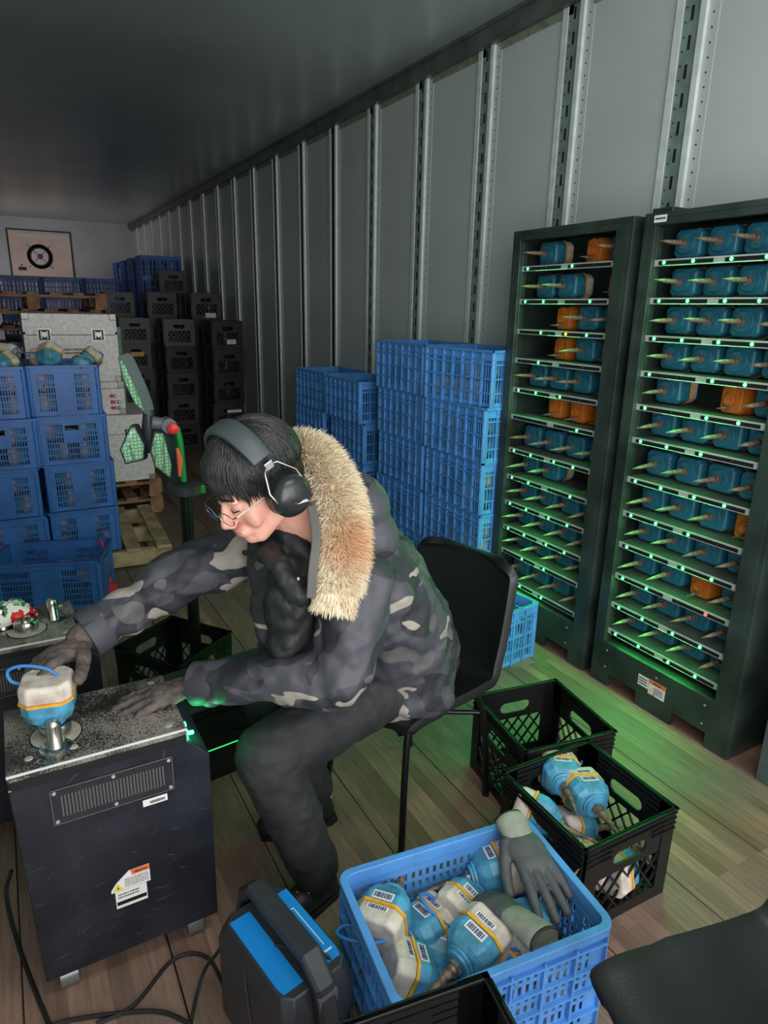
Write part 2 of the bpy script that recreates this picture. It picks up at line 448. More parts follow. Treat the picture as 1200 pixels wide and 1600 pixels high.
# rail along the top of the right wall
tr = MB(); tr.bb(XR - 0.045, XR, YB, YF, ZC - 0.10, ZC); 
tr.bb(XR - 0.06, XR - 0.045, YB, YF, ZC - 0.02, ZC)
struct(tr, 'trim_1', M['rail'])
lt = MB()
for i in range(-2, 22):
    y = 2.03 + 0.655 * i
    lt.bb(XR - 0.006, XR, y + 0.07, y + 0.6, ZC - 0.135, ZC - 0.10)
struct(lt, 'trim_2', mat('bare_strip', (142, 150, 130), 0.6, 0.2, 0.4, 30))
# hat-section logistic posts on the right wall
def rib(y, n):
    mb = MB(); z0, z1 = 0.0, ZC - 0.10; near = y < 5.0
    mb.cur = 1; mb.bb(XR - 0.006, XR, y + 0.014, y + 0.100, z0, z1)
    mb.cur = 0
    mb.bb(XR - 0.012, XR, y + 0.100, y + 0.134, z0, z1)                # flange on the far side
    mb.bb(XR - 0.020, XR, y - 0.012, y + 0.014, z0, z1)                # raised lip
    mb.cur = 3; mb.bb(XR - 0.003, XR, y - 0.060, y - 0.012, z0, z1)
    mb.cur = 2
    if near:
        z = 0.3
        while z < z1 - 0.05:
            mb.bb(XR - 0.0075, XR - 0.006, y + 0.052, y + 0.064, z, z + 0.05); z += 0.1
        z = 0.05
        while z < z1:
            for yy in (y - 0.036, y + 0.086): mb.box((XR - 0.006 if yy > y else XR - .003, yy, z), (0.003, 0.006, 0.006))
            z += 0.05
    else:
        mb.bb(XR - 0.0075, XR - 0.006, y + 0.03, y + 0.08, z0, z1)
    tag(mb.build('trim_%d' % n, [M['galv'], M['channel'], M['slot'], M['wall']]), kind='structure')
for i in range(-2, 19): rib(2.03 + 0.655 * i, i + 5)
lr = MB()
for i in range(0, 9):
    y = 0.55 + 0.655 * i
    lr.bb(XL, XL + 0.03, y - 0.03, y + 0.03, 0, ZC)
struct(lr, 'trim_24', M['galv'])

# ------------------------------------------------------------------ crates
def bars_wall(mb, P, u, L, H, spec):
    """wall from P along unit u, length L, height H; spec: thin-bar pitch, band rows, ribs, panel"""
    P = V(P); u = V(u); nrm = u.cross(V((0, 0, 1)))            # outward normal
    t = spec.get('t', 0.003)
    def bar(a0, a1, z0, z1, o0=0.0, o1=None):
        o1 = t if o1 is None else o1
        o0 -= random.uniform(0, .0008); o1 += random.uniform(0, .0008)
        c = P + u * (a0 + a1) / 2 + nrm * (o0 + o1) / 2 + V((0, 0, (z0 + z1) / 2))
        R = Matrix((u, nrm, V((0, 0, 1)))).transposed()
        mb.box(c, (abs(a1 - a0), abs(o1 - o0), abs(z1 - z0)), R)
    if spec['kind'] == 'grid':
        bar(0, L, 0, 0.022); bar(0, L, H - 0.045, H)
        n = max(2, round(L / 0.075))
        for i in range(n + 1):
            a = L * i / n
            bar(max(0, a - 0.006), min(L, a + 0.006), 0, H, 0, 0.011)
        for z in spec.get('rows', (0.25, 0.5, 0.75)):
            bar(0, L, z * H - 0.004, z * H + 0.004, 0, 0.011)
        p = spec.get('pitch', 0.0185)
        for i in range(1, int(L / p)): bar(i * p - p * 0.17, i * p + p * 0.17, 0.02, H - 0.045)
        bar(0, L, H - 0.012, H, 0, 0.014); bar(0, L, H - 0.05, H - 0.044, 0, 0.011)
    else:                                                       # slot fields beside a plain panel
        bar(0, L, 0, 0.025); bar(0, L, H - 0.05, H)
        bar(0, L, H - 0.012, H, 0, 0.014); bar(0, L, H - 0.045, H - 0.040, 0, 0.009)
        c0, c1 = L * 0.36, L * 0.64
        if spec.get('handle'):
            h0, h1 = H * 0.70, H * 0.80
            m_ = (c1 - c0) * 0.12
            bar(c0, c1, 0.45 * H, h0, 0, 0.005); bar(c0, c0 + m_, h0, h1, 0, 0.005); bar(c1 - m_, c1, h0, h1, 0, 0.005); bar(c0, c1, h1, H - 0.045, 0, 0.005)
            full = [(0.04, c0), (c1, L - 0.04)]; low = [(c0, c1)]
        else:
            bar(c0, c1, 0, H - 0.04, 0, 0.006); full = [(0.04, c0), (c1, L - 0.04)]; low = []
        bar(0, 0.045, 0, H); bar(L - 0.045, L, 0, H)
        p = spec.get('pitch', 0.013)
        for (a, b_) in full + low:
            top = H - 0.05 if (a, b_) in full else 0.45 * H
            k = int((b_ - a) / p)
            for i in range(k + 1): 
                q = a + i * p
                bar(q, q + p * 0.42, 0.02, top)
            for j in range(1, 6):
                z = 0.02 + (H - 0.07) * j / 6
                if z < top: bar(a, b_, z - 0.0035, z + 0.0035)
        for z in (0.33, 0.66): bar(0, L, z * H - 0.003, z * H + 0.003, 0, 0.007)

def make_crate(name, L, W, H, spec_long, spec_short, m, simple=False):
    root = bpy.data.objects.new(name, None); COL.objects.link(root); root.empty_display_size = 0.05
    mb = MB(); x, y = L / 2 - 0.012, W / 2 - 0.012
    tp = 0.0
    for (P, u, l, sp) in (((-x, -y, 0), (1, 0, 0), 2 * x, spec_long), ((x, y, 0), (-1, 0, 0), 2 * x, spec_long),
                          ((x, -y, 0), (0, 1, 0), 2 * y, spec_short), ((-x, y, 0), (0, -1, 0), 2 * y, spec_short)):
        bars_wall(mb, P, u, l, H, sp)
    mb.build('wall_grid', m, root)
    b = MB(); b.bb(-x, x, -y, y, 0.004, 0.012)
    b.build('base', m, root)
    r = MB()
    for a in (-1, 1):
        r.bb(-L / 2, L / 2, a * (W / 2 - 0.014), a * W / 2, H - 0.012, H)
        r.bb(a * (L / 2 - 0.014), a * L / 2, -W / 2, W / 2, H - 0.012, H)
        for c in (-1, 1): r.cyl((a * (L / 2 - 0.016), c * (W / 2 - 0.016), 0), (a * (L / 2 - 0.016), c * (W / 2 - 0.016), H - 0.002), 0.014, n=10)
    r.build('rim', m, root, smooth=True)
    return root
GRID = dict(kind='grid'); FLD = dict(kind='f'); FLDH = dict(kind='f', handle=True)
CL, CW, CH = 0.555, 0.385, 0.28
used = set()
def inst(proto, loc, rz=0.0, label=None, cat='crate', group=None, tilt=None, name=None, mat_=None):
    o = copy_tree(proto) if proto.name in used else proto
    used.add(proto.name)
    o.location = loc
    o.rotation_euler = (tilt[0], tilt[1], rz) if tilt else (0, 0, rz)
    tag(o, label, cat, group)
    return o
crate_grid = make_crate('plastic_crate', CL, CW, CH + 0.003, GRID, GRID, M['blue'])
crate_plain = make_crate('plastic_crate', CL, CW, CH, FLD, FLD, M['blue_dark'])
crate_hand = make_crate('plastic_crate', CL, CW, CH, FLDH, FLDH, M['blue_dark'])
GFAR = dict(kind='grid', pitch=0.05)
crate_far = make_crate('plastic_crate', 0.55, 0.385, 0.28, GFAR, GFAR, M['blue_dark'])

# milk crates
def plate_hole(mb, P, u, L, z0, z1, hw, hh, hz, t=0.006, n=32):
    """vertical plate with a stadium hole (half width hw, half height hh, centre height hz)"""
    P = V(P); u = V(u); nrm = u.cross(V((0, 0, 1))); out = []; inn = []
    for k in range(n):
        a = 2 * PI * k / n + PI / n; ca, sa = math.cos(a), math.sin(a)
        ix = (hw - hh) * (1 if ca > 0 else -1) + hh * ca; iz = hh * sa
        dx, dz = ca * L / 2, sa * (z1 - z0) / 2
        s_ = 1 / max(abs(ca), abs(sa)); ox, oz = ca * s_ * L / 2, sa * s_ * (z1 - z0) / 2
        out.append((L / 2 + ox, (z0 + z1) / 2 + oz)); inn.append((L / 2 + ix, hz + iz))
    vs = []
    for off in (0, t):
        for ring in (out, inn):
            for a, z in ring: vs.append(P + u * a + nrm * off + V((0, 0, z)))
    fs = []
    for k in range(n):
        j = (k + 1) % n
        fs += [(k, j, n + j, n + k), (2 * n + k, 3 * n + k, 3 * n + j, 2 * n + j), (n + k, n + j, 3 * n + j, 3 * n + k), (k, 2 * n + k, 2 * n + j, j)]
    mb.add(vs, fs)
def milk_wall(mb, P, u, L, H, full=True):
    P = V(P); u = V(u); nrm = u.cross(V((0, 0, 1))); R = Matrix((u, nrm, V((0, 0, 1)))).transposed()
    def bar(a0, z0, a1, z1, wd, th=0.005):
        th += random.uniform(0, .0009)
        d = V((a1 - a0, z1 - z0)); ang = math.atan2(d.y, d.x)
        c = P + u * (a0 + a1) / 2 + V((0, 0, (z0 + z1) / 2)) + nrm * th / 2
        mb.box(c, (d.length, th, wd), R @ Matrix.Rotation(-ang, 3, 'Y'))
    cw = 0.045
    bar(cw / 2, 0, cw / 2, H, cw, 0.008); bar(L - cw / 2, 0, L - cw / 2, H, cw, 0.008)
    bar(0, 0.02, L, 0.02, 0.04, 0.008)
    zt = 0.165
    plate_hole(mb, P, u, L, zt, H, 0.062, 0.021, zt + 0.045)
    for k in range(4):
        z = H - 0.008 - k * 0.017
        for (a, b) in ((0, L * 0.27), (L * 0.73, L)) if k > 1 else ((0, L),): bar(a, z, b, z, 0.004, 0.013)
    # diagonal lattice clipped to the opening
    a0, a1, b0, b1 = cw, L - cw, 0.04, zt
    sl = 1.35
    for sgn in (1, -1):
        c = -0.3
        while c < 0.9:
            pts = []
            for a in (a0, a1):
                z = (a - c) * sl * sgn if sgn > 0 else -(a - c) * sl
                pts.append((a, z))
            (x0, y0), (x1, y1) = pts
            t0, t1 = 0.0, 1.0; dy = y1 - y0
            for lim, s_ in ((b0, 1), (b1, -1)):
                # keep s_*(y-lim) >= 0
                f0, f1 = s_ * (y0 - lim), s_ * (y1 - lim)
                if f0 < 0 and f1 < 0: t0, t1 = 1, 0; break
                if f0 < 0: t0 = max(t0, f0 / (f0 - f1))
                if f1 < 0: t1 = min(t1, f0 / (f0 - f1))
            if t1 - t0 > 0.02:
                bar(x0 + (x1 - x0) * t0, y0 + dy * t0, x0 + (x1 - x0) * t1, y0 + dy * t1, 0.0058)
            c += 0.047
def make_milk(L=0.335, W=0.335, H=0.28):
    root = bpy.data.objects.new('milk_crate', None); COL.objects.link(root)
    mb = MB(); x, y = L / 2 - 0.01, W / 2 - 0.01
    for (P, u, l) in (((-x, -y, 0), (1, 0, 0), 2 * x), ((x, y, 0), (-1, 0, 0), 2 * x), ((x, -y, 0), (0, 1, 0), 2 * y), ((-x, y, 0), (0, -1, 0), 2 * y)):
        milk_wall(mb, P, u, l, H)
    mb.build('wall_lattice', M['black_pl'], root)
    b = MB()
    for i in range(12):
        a = -x + 2 * x * i / 11
        b.box((a, 0, 0.008), (0.006, 2 * y, 0.008)); b.box((0, a * y / x, 0.008), (2 * x, 0.006, 0.008))
    b.bb(-x * .5, x * .5, -y * .5, y * .5, 0.004, 0.010)
    b.build('base', M['black_pl'], root)
    r = MB()
    for a in (-1, 1):
        r.bb(-L / 2, L / 2, a * (W / 2 - 0.012), a * W / 2, H - 0.006, H)
        r.bb(a * (L / 2 - 0.012), a * L / 2, -W / 2, W / 2, H - 0.006, H)
    r.build('rim', M['black_pl'], root, bevel=0.001)
    return root
milk = make_milk()
milk_big = make_milk(0.35, 0.35, 0.29)

# ------------------------------------------------------------------ sensor nodes (geophone units)
def octo(w, d, c):
    return [(-w + c, -d), (w - c, -d), (w, -d + c), (w, d - c), (w - c, d), (-w + c, d), (-w, d - c), (-w, -d + c)]
def loft(mb, secs):
    n = len(secs[0][0]); vs = []
    for poly, z in secs: vs += [(a, b, z) for a, b in poly]
    fs = [(i * n + k, i * n + (k + 1) % n, (i + 1) * n + (k + 1) % n, (i + 1) * n + k) for i in range(len(secs) - 1) for k in range(n)]
    fs += [tuple(range(n))[::-1], tuple((len(secs) - 1) * n + k for k in range(n))]
    mb.add(vs, fs)
def hexa(r, z0, z1, mb): mb.prism([(r * math.cos(k * PI / 3), r * math.sin(k * PI / 3)) for k in range(6)], z0, z1)
def make_node(kind):
    """base at z=0 is the flange plane; spike points to -z, cap to +z"""
    root = bpy.data.objects.new('sensor_node', None); COL.objects.link(root)
    body = M['cyan'] if kind in ('field', 'held') else M['teal']
    h = MB()
    loft(h, [(octo(.040, .036, .016), 0.0), (octo(.052, .046, .020), .012), (octo(.060, .054, .022), .034), (octo(.060, .054, .022), .062)])
    if kind == 'rack':
        h = MB(); loft(h, [(octo(.052, .047, .012), 0.0), (octo(.058, .052, .014), .008), (octo(.060, .054, .018), .062)])
    h.build('housing', body, root, bevel=0.004)
    g = MB(); loft(g, [(octo(.0625, .0565, .023), .062), (octo(.0625, .0565, .023), .069)]); g.build('gasket', M['yellow'], root)
    c = MB(); loft(c, [(octo(.060, .054, .020), .069), (octo(.060, .054, .020), .104), (octo(.054, .048, .018), .114)])
    c.build('cap', M['cream'], root, bevel=0.004)
    f = MB(); f.lathe([(.038, 0), (.038, -.006), (.032, -.008), (.032, -.014), (.024, -.016)], n=28)
    f.build('flange', body, root, smooth=True)
    nt_ = MB(); hexa(.019, -.014, -.026, nt_); nt_.lathe([(.013, -.026), (.011, -.034)], n=14); nt_.build('nut', M['nut'], root)
    if kind != 'held':
        sp = MB(); sp.tube([(0, 0, -.03), (0, 0, -.045), (.0, 0, -.05), (0, 0, -.10), (0, 0, -.150)], [.011, .012, .009, .0075, .0015], 12)
        sp.build('spike', M['spike'], root, smooth=True)
    if kind in ('field', 'held'):
        st = MB(); st.tube(cat_rom([(-.050, .0, .100), (-.078, .005, .112), (-.082, .01, .138), (-.050, .012, .146), (0, .008, .134), (.030, 0, .112)], 6), .0042, 8)
        st.build('strap', M['cord'], root, smooth=True)
    if kind == 'field':
        for sgn, z0, z1 in ((1, .018, .055), (1, .074, .098)):
            lb = MB(); y = .0545 if z0 < .06 else .0547
            lb.bb(-.026, .026, y, y + .0008, .036 if z0 < .06 else z0, .058 if z0 < .06 else .088)
            lb.cur = 1; q = -.022
            zc0, zc1 = (.040, .054) if z0 < .06 else (.076, .086)
            rr = random.Random(3)
            while q < .020:
                wd = rr.choice((.0012, .002, .003)); lb.bb(q, q + wd, y + .0008, y + .0014, zc0, zc1); q += wd + rr.choice((.001, .002))
            o = lb.build('barcode_label', [M['label'], M['label_ink']], root); o['label'] = 'white barcode label'
    if kind == 'rack':
        rg = MB()
        for r_ in (.034, .027):
            rg.lathe([(r_, -.0145), (r_, -.018), (r_ - .004, -.018), (r_ - .004, -.0145)], n=28)
        rg.build('ring', body, root, smooth=True)
    return root
def make_orange():
    root = bpy.data.objects.new('orange_node', None); COL.objects.link(root)
    h = MB(); loft(h, [(octo(.040, .046, .010), 0.0), (octo(.044, .052, .012), .012), (octo(.044, .052, .012), .10)])
    h.build('housing', M['orange'], root, smooth=True, bevel=0.002)
    f = MB(); f.lathe([(.022, .0), (.022, -.014), (.016, -.016), (.016, -.022), (.008, -.022)], n=24); f.build('connector', M['orange'], root, smooth=True)
    g = MB(); g.lathe([(.016, 0), (.016, -.006)], (0.0, .034, 0), n=16); g.build('port', M['orange'], root)
    s_ = MB(); s_.tube([(0, -.030, .0), (0, -.030, -.03), (0, -.030, -.075)], [.006, .006, .001], 8); s_.build('spike', M['spike'], root, smooth=True)
    return root
node_rack = make_node('rack'); node_field = make_node('field')
node_held = make_node('held'); node_orange = make_orange()
# plain copy used inside packed crates (few pixels each)
def make_packed():
    root = bpy.data.objects.new('sensor_node', None); COL.objects.link(root)
    h = MB(); loft(h, [(octo(.045, .040, .018), 0.0), (octo(.060, .054, .022), .03), (octo(.060, .054, .022), .062)]); h.build('housing', M['teal'], root)
    g = MB(); loft(g, [(octo(.0625, .0565, .023), .062), (octo(.0625, .0565, .023), .072)]); g.build('gasket', M['orange'], root)
    c = MB(); loft(c, [(octo(.060, .054, .022), .072), (octo(.050, .044, .020), .108)]); c.build('cap', M['cream'], root)
    s_ = MB(); s_.cyl((0, 0, 0), (0, 0, -.03), .012, .008, 8); s_.build('spike', M['spike'], root)
    return root
node_pack = make_packed()
def place(proto, loc, R, label, group=None, cat='sensor'):
    """R: 3x3 whose columns are the node's local axes"""
    o = copy_tree(proto) if proto.name in used else proto
    used.add(proto.name)
    mm = R.to_4x4(); mm.translation = V(loc)
    o.matrix_world = mm
    o.location = loc; o.rotation_euler = R.to_euler()
    tag(o, label, cat, group)
    return o

# ------------------------------------------------------------------ charging racks
def text_lines(mb, P, u, v, wdt, hgt, rows, seed=1, fill=0.55):
    """rows of little ink dashes standing for print too small to read"""
    rr = random.Random(seed); P = V(P); u = V(u); v = V(v); nrm = u.cross(v)
    R = Matrix((u, v, nrm)).transposed(); rh = hgt / rows
    for r_ in range(rows):
        q = 0.0
        while q < wdt * 0.98:
            wd = min(rr.uniform(.02, .07) * wdt, wdt - q)
            mb.box(P + u * (q + wd / 2) + v * (hgt - rh * (r_ + .5)), (wd, rh * fill, 0.0006), R); q += wd + rr.uniform(.015, .03) * wdt
def rack(y0, y1, nodes, leds, nm, side, zs):
    x0, x1, H = 2.20, 2.50, 1.965
    root = thing('charging_rack', nm, 'rack', (x0, (y0 + y1) / 2, 0), group='charging racks along the right wall')
    yc = (y0 + y1) / 2
    def L(x): return x - x0
    w2 = (y1 - y0) / 2; pn, pf = 0.085, 0.055
    f = MB()
    f.bb(0, 0.30, -w2, -w2 + 0.02, 0.0, H); f.bb(0, 0.30, w2 - 0.02, w2, 0.0, H)          # sides
    f.bb(0, 0.30, -w2 + .02, w2 - .02, H - 0.02, H); f.bb(0.28, 0.30, -w2 + .02, w2 - .02, 0, H - .02)
    f.bb(0, 0.02, -w2 + .02, -w2 + pn, 0.06, H - .02); f.bb(0, 0.02, w2 - pf, w2 - .02, 0.06, H - .02)
    f.bb(0, 0.02, -w2 + pn, w2 - pf, H - 0.045, H - .02)
    f.bb(0.02, 0.05, -w2 + pn - .012, -w2 + pn, 0.2, H - .045); f.bb(0.02, 0.05, w2 - pf, w2 - pf + .012, 0.2, H - .045)
    f.build('frame', M['rack'], root, bevel=0.002)
    b = MB(); b.bb(0.0, 0.018, -w2 + pn, w2 - pf, 0.06, 0.205); b.bb(0.018, 0.28, -w2 + pn, w2 - pf, 0.185, 0.205)
    b.bb(0, 0.02, -w2 + .02, -w2 + .10, 0, .06); b.bb(0, 0.02, w2 - .10, w2 - .02, 0, .06); b.bb(0, .02, -.09, .09, 0, .06)
    b.build('base_panel', M['rack'], root, bevel=0.001)
    for (yy, zz) in ((-w2 + .12, .17), (-w2 + .12, .09), (w2 - .08, .17), (w2 - .08, .09), (0, .17), (0, .09)):
        MB().lathe([(.005, 0), (.005, -.002), (.002, -.003)], (0, yy, zz), rot_to((1, 0, 0)), 10).build('screw', M['screw'], root)
    sy0, sy1 = -w2 + pn, w2 - pf; wd = sy1 - sy0
    for i, z in enumerate(zs):
        sh = MB(); sh.cur = 1; sh.bb(0.024, 0.28, sy0, sy1, z - .004, z); sh.cur = 0; sh.bb(0.018, 0.024, sy0, sy1, z - .024, z)
        so = sh.build('shelf', [M['shelf'], M['shelf_top']], root, bevel=0.001)
        for k in range(2):
            a = sy1 - 0.02 - k * (wd / 2); b_ = a - wd / 2 + .045
            st = MB(); st.bb(0.0165, 0.018, b_, a, z - .020, z - .006); st.build('indicator_strip', M['ink'], so)
        for k in range(4):
            a = sy1 - 0.045 - (k // 2) * (wd / 2) - (k % 2) * 0.125
            s_ = leds[i][k]
            lm = {'G': 'green_led', 'R': 'red_led', 'A': 'amber_led', '-': 'dead_led'}[s_]
            r_ = .0068 if s_ != '-' else .002
            MB().ell((0.0150, a, z - .012), (.003, r_, r_), None, 10, 6).build('indicator_light', M[lm], so)
            if s_ in 'GRA':
                pass
        lit = [k for k in range(4) if leds[i][k] == 'G']
        if lit:
            ym = sy1 - 0.045 - sum((k // 2) * (wd / 2) + (k % 2) * 0.125 for k in lit) / len(lit)
            l = bpy.data.lights.new('indicator_glow', 'AREA'); l.shape = 'RECTANGLE'; l.size = 0.012; l.size_y = 0.36 * len(lit) / 4 + .02
            l.energy = GLOW * len(lit); l.color = (0.05, 1.0, 0.18); l.spread = PI
            o = bpy.data.objects.new('indicator_glow', l); COL.objects.link(o); o.parent = root
            o.location = (0.010, ym, z - .014); o.rotation_euler = (0, math.radians(36), 0)
        # the nodes lying on this shelf
        pitch = 0.126 if wd > .45 else 0.115
        for k in range(4):
            t_ = nodes[i][k]
            if t_ == '-': continue
            yy = yc + sy1 - 0.068 - k * (wd - 0.128) / 3
            shelf_nm = '%s shelf from top' % ORD[i] if i < 6 else '%s shelf from bottom' % ORD[len(zs) - 1 - i]
            pos = ['leftmost', 'second from left', 'third from left', 'rightmost'][k]
            jit = random.uniform(-.004, .004)
            Rn = Matrix(((0, 0, 1), (1, 0, 0), (0, 1, 0)))             # local z -> +x, x -> +y, y -> +z
            Rn = Rn @ Matrix.Rotation(random.uniform(-.05, .05), 3, 'X') @ Matrix.Rotation(random.uniform(-.04, .04), 3, 'Y')
            if t_ == 'B':
                place(node_rack, (x0 + 0.105 + jit, yy, z + .058), Rn, 'teal spiked sensor unit, %s, %s, %s rack' % (pos, shelf_nm, side), 'sensor units charging in the %s rack' % side)
            else:
                place(node_orange, (x0 + 0.100 + jit, yy, z + .054), Rn, 'orange sensor unit, %s, %s, %s rack' % (pos, shelf_nm, side), 'orange units charging in the racks')
    return root
GLOW = 0.17
ZR = [1.801, 1.664, 1.525, 1.390, 1.258, 1.124, .959, .812, .673, .531, .393, .266]
RN = ['BBBB', 'BBBB', 'BBBB', 'BBBB', 'B-OB', 'BBBB', 'BBBB', 'BBBO', 'BBBB', 'BBOB', 'BBBB', 'BBBB']
RL = ['GGGG', 'GGGG', 'GGGG', 'G-GG', 'G-GG', 'GGG-', 'GGGG', 'GGG-', 'GGGG', 'GG-R', 'GGGG', 'GGGG']
rk = rack(1.235, 1.925, RN, RL, 'tall black charging rack with orange and white warning sticker on its base', 'nearer', ZR)
lb = MB(); lb.bb(-.001, 0, .245, .300, 1.930, 1.955); lb.cur = 1; text_lines(lb, (-.0012, .295, 1.937), (0, -1, 0), (0, 0, 1), .045, .012, 1, 4)
lb.build('barcode_label', [M['label'], M['ink']], rk)
wl = MB(); wl.bb(-.0012, 0, -.050, .030, .085, .150); wl.cur = 1; wl.bb(-.002, -.001, -.050, .030, .133, .150)
wl.cur = 2; wl.prism([(.024, .098), (.008, .098), (.016, .116)], -.002, -.001, 0)
wl.cur = 3; text_lines(wl, (-.0022, .004, .095), (0, -1, 0), (0, 0, 1), .045, .03, 4, 5, .35); text_lines(wl, (-.0024, .010, .137), (0, -1, 0), (0, 0, 1), .04, .008, 1, 6, .6)
wl.build('warning_label', [M['label'], M['warn_orange'], M['warn_yellow'], M['ink']], rk)['label'] = 'white and orange warning sticker'
w2_ = MB(); w2_.bb(-.0012, 0, .032, .085, .100, .148); w2_.cur = 1; text_lines(w2_, (-.002, .080, .106), (0, -1, 0), (0, 0, 1), .042, .036, 3, 9, .4)
w2_.build('data_plate', [M['label'], M['ink']], rk)
lt_ = MB(); lt_.bb(.03, .16, .25, .34, 1.965, 1.985); lt_.cyl((.05, .29, 1.985), (.05, .29, 1.99), .008); lt_.build('hinge_bracket', M['rack'], rk, bevel=.004)

ZL = [1.809, 1.662, 1.524, 1.388, 1.246, 1.112, .943, .804, .666, .531, .401, .250]
LN = ['B-OB', 'BB-O', '-OBB', '-OBO', 'BBB-', '-OOO', 'BBBB', 'BB-O', 'BBBB', 'BBBB', 'BBBB', 'BBBB']
LL = ['G-G-', 'GG-G', '-GAG', '-G--', 'GGG-', '---G', 'GGGG', 'GG-G', 'GGGG', 'GGGG', '-GG-', 'GGG-']
rack(1.975, 2.690, LN, LL, 'tall black charging rack with dusty top shelves, farther of the two', 'farther', ZL)

# the next cabinet, only its edge in the picture
nr = thing('charging_rack', 'grey-green rack edge cut off at the right side of the picture', 'rack', (2.20, .80, 0), group='charging racks along the right wall')
a = MB(); a.bb(0, .3, -.32, .32, .06, 1.95); a.bb(0, .3, .20, .32, 0, .06); a.bb(0, .3, -.32, -.2, 0, .06); a.build('frame', mat('grey_green_coat', (84, 98, 98), .45, .2, .2, 8), nr, bevel=.003)
a = MB(); a.bb(-.002, 0, -.30, .30, .20, .206); a.bb(-.002, 0, -.30, .30, .60, .606); a.build('door_panel', M['rack'], nr)

# ------------------------------------------------------------------ blue crate stacks on the right
STK = []
def stack(x, y, n, rz, who, proto=crate_grid, h=CH, jit=.008, offs=None, packs=0):
    for k in range(n):
        dx = random.uniform(-jit, jit); dy = random.uniform(-jit, jit); dr = random.uniform(-.02, .02)
        if offs and k in offs: dx, dy, dr = offs[k]
        lv = 'topmost' if k == n - 1 else ('bottom' if k == 0 else '%s from the floor' % ORD[k])
        z = 0.001 + k * (h + .0035)
        inst(proto, (x + dx, y + dy, z), rz + dr, 'blue slatted crate, %s in %s' % (lv, who), 'crate', 'blue crates stacked along the right wall')
        if packs and k: STK.append((x + dx, y + dy, z, rz + dr, '%s crate of %s' % (lv.replace(' from the floor', ''), who)))
stack(2.305, 2.985, 5, PI / 2, 'the stack touching the farther rack', packs=1, offs={4: (-.012, .0, .10), 3: (-.018, -.01, .02)})
stack(2.305, 3.560, 5, PI / 2, 'the second stack past the farther rack', packs=1, offs={4: (-.02, 0, 0)})
stack(2.305, 4.30, 4, PI / 2, 'the third stack past the farther rack', offs={3: (-.03, .02, 0)})
stack(2.305, 4.98, 4, PI / 2, 'the fourth stack past the farther rack')
inst(crate_grid, (1.80, 2.34, 0.001), 0.12, 'blue plastic crate on the floor mostly hidden behind the black chair', 'crate', None)

# ------------------------------------------------------------------ left stacks on pallets
def make_pallet(mt, L=1.2, W=1.0, Hh=.14, blocks=False):
    root = bpy.data.objects.new('wooden_pallet', None); COL.objects.link(root)
    for i in range(7):
        x = -L / 2 + .05 + i * (L - .1) / 6
        MB().bb(x - .045, x + .045, -W / 2, W / 2, Hh - .02, Hh).build('deck_board', mt, root, bevel=.001)
    for y in (-W / 2 + .045, 0, W / 2 - .045):
        if blocks:
            MB().bb(-L / 2, L / 2, y - .045, y + .045, Hh - .042, Hh - .021).build('cross_board', mt, root)
            for x in (-L / 2 + .05, 0, L / 2 - .05): MB().bb(x - .05, x + .05, y - .045, y + .045, .021, Hh - .043).build('block', mt, root)
        else: MB().bb(-L / 2, L / 2, y - .022, y + .022, .02, Hh - .02).build('stringer', mt, root, bevel=.001)
    for x in (-L / 2 + .06, 0, L / 2 - .06):
        MB().bb(x - .045, x + .045, -W / 2, W / 2, 0, .02).build('bottom_board', mt, root)
    return root
pal = make_pallet(M['wood']); pal_old = make_pallet(M['oldwood'], blocks=True)
inst(pal, (.25, 4.72, 0), -.05, 'pale new pine pallet on the floor carrying the left blue crate stacks', 'pallet', 'wooden pallets')
for k in range(2): inst(pal_old, (.42, 5.92, .141 * k), 0, 'brown wooden pallet under the aluminium cases, %s of two' % ('lower', 'upper')[k], 'pallet', 'wooden pallets')
for k in range(12): inst(pal_old, (.30 + random.uniform(-.04, .04), 7.3, .141 * k), 0, 'weathered pallet in the pile behind the aluminium cases, ' + ('topmost' if k == 11 else '%s from the floor' % ORD[k]), 'pallet', 'weathered pallet pile')

def pack(cx, cy, z, rz, who, ixs, iys, face):
    Rz = Matrix.Rotation(rz, 3, 'Z')
    for lv in range(2):
        for ix in ixs:
            for iy in iys:
                lx, ly = -.19 + ix * .127, -.085 + iy * .17
                p = V((cx, cy, 0)) + Rz @ V((lx, ly, 0)); p.z = z + .068 + lv * .118
                sg = random.choice((-1, 1))
                R_ = Rz @ rot_to((random.uniform(-.1, .1), sg, random.uniform(-.1, .1)))
                if face == 1: pos = ('left', 'inner left', 'inner right', 'right')[3 - ix]
                elif face == 0: pos = ('left', 'inner left', 'inner right', 'right')[ix]
                else: pos = ('front ', 'second row ')[ix] + ('right', 'left')[iy]
                place(node_pack, p - R_ @ V((0, 0, .055)), R_, '%s %s unit packed in %s' % (('lower', 'upper')[lv], pos, who), 'sensor units packed inside crates')
def lcol(x, y0, protos, zz, dxs, who, rz0):
    for k, (pr, dx) in enumerate(zip(protos, dxs)):
        lv = ['bottom', 'second', 'third', 'topmost'][k]
        z = zz + k * (CH + .002)
        inst(pr, (x + dx, y0 + .01 * (k % 2), z), PI / 2 + rz0[k], 'blue slotted crate, %s from below in %s' % (lv, who) if 0 < k < 3 else 'blue slotted crate, %s of %s' % (lv, who), 'crate', 'blue crates on the pallet at left')
        pack(x + dx, y0 + .01 * (k % 2), z, PI / 2 + rz0[k], '%s crate of %s' % (lv, who), (0, 1), (0, 1), 2)
lcol(.335, 4.50, [crate_plain, crate_plain, crate_hand, crate_plain], .141, [.0, .0, -.01, -.02], 'the right pallet stack', [0.0, 0.01, -.02, -.03])
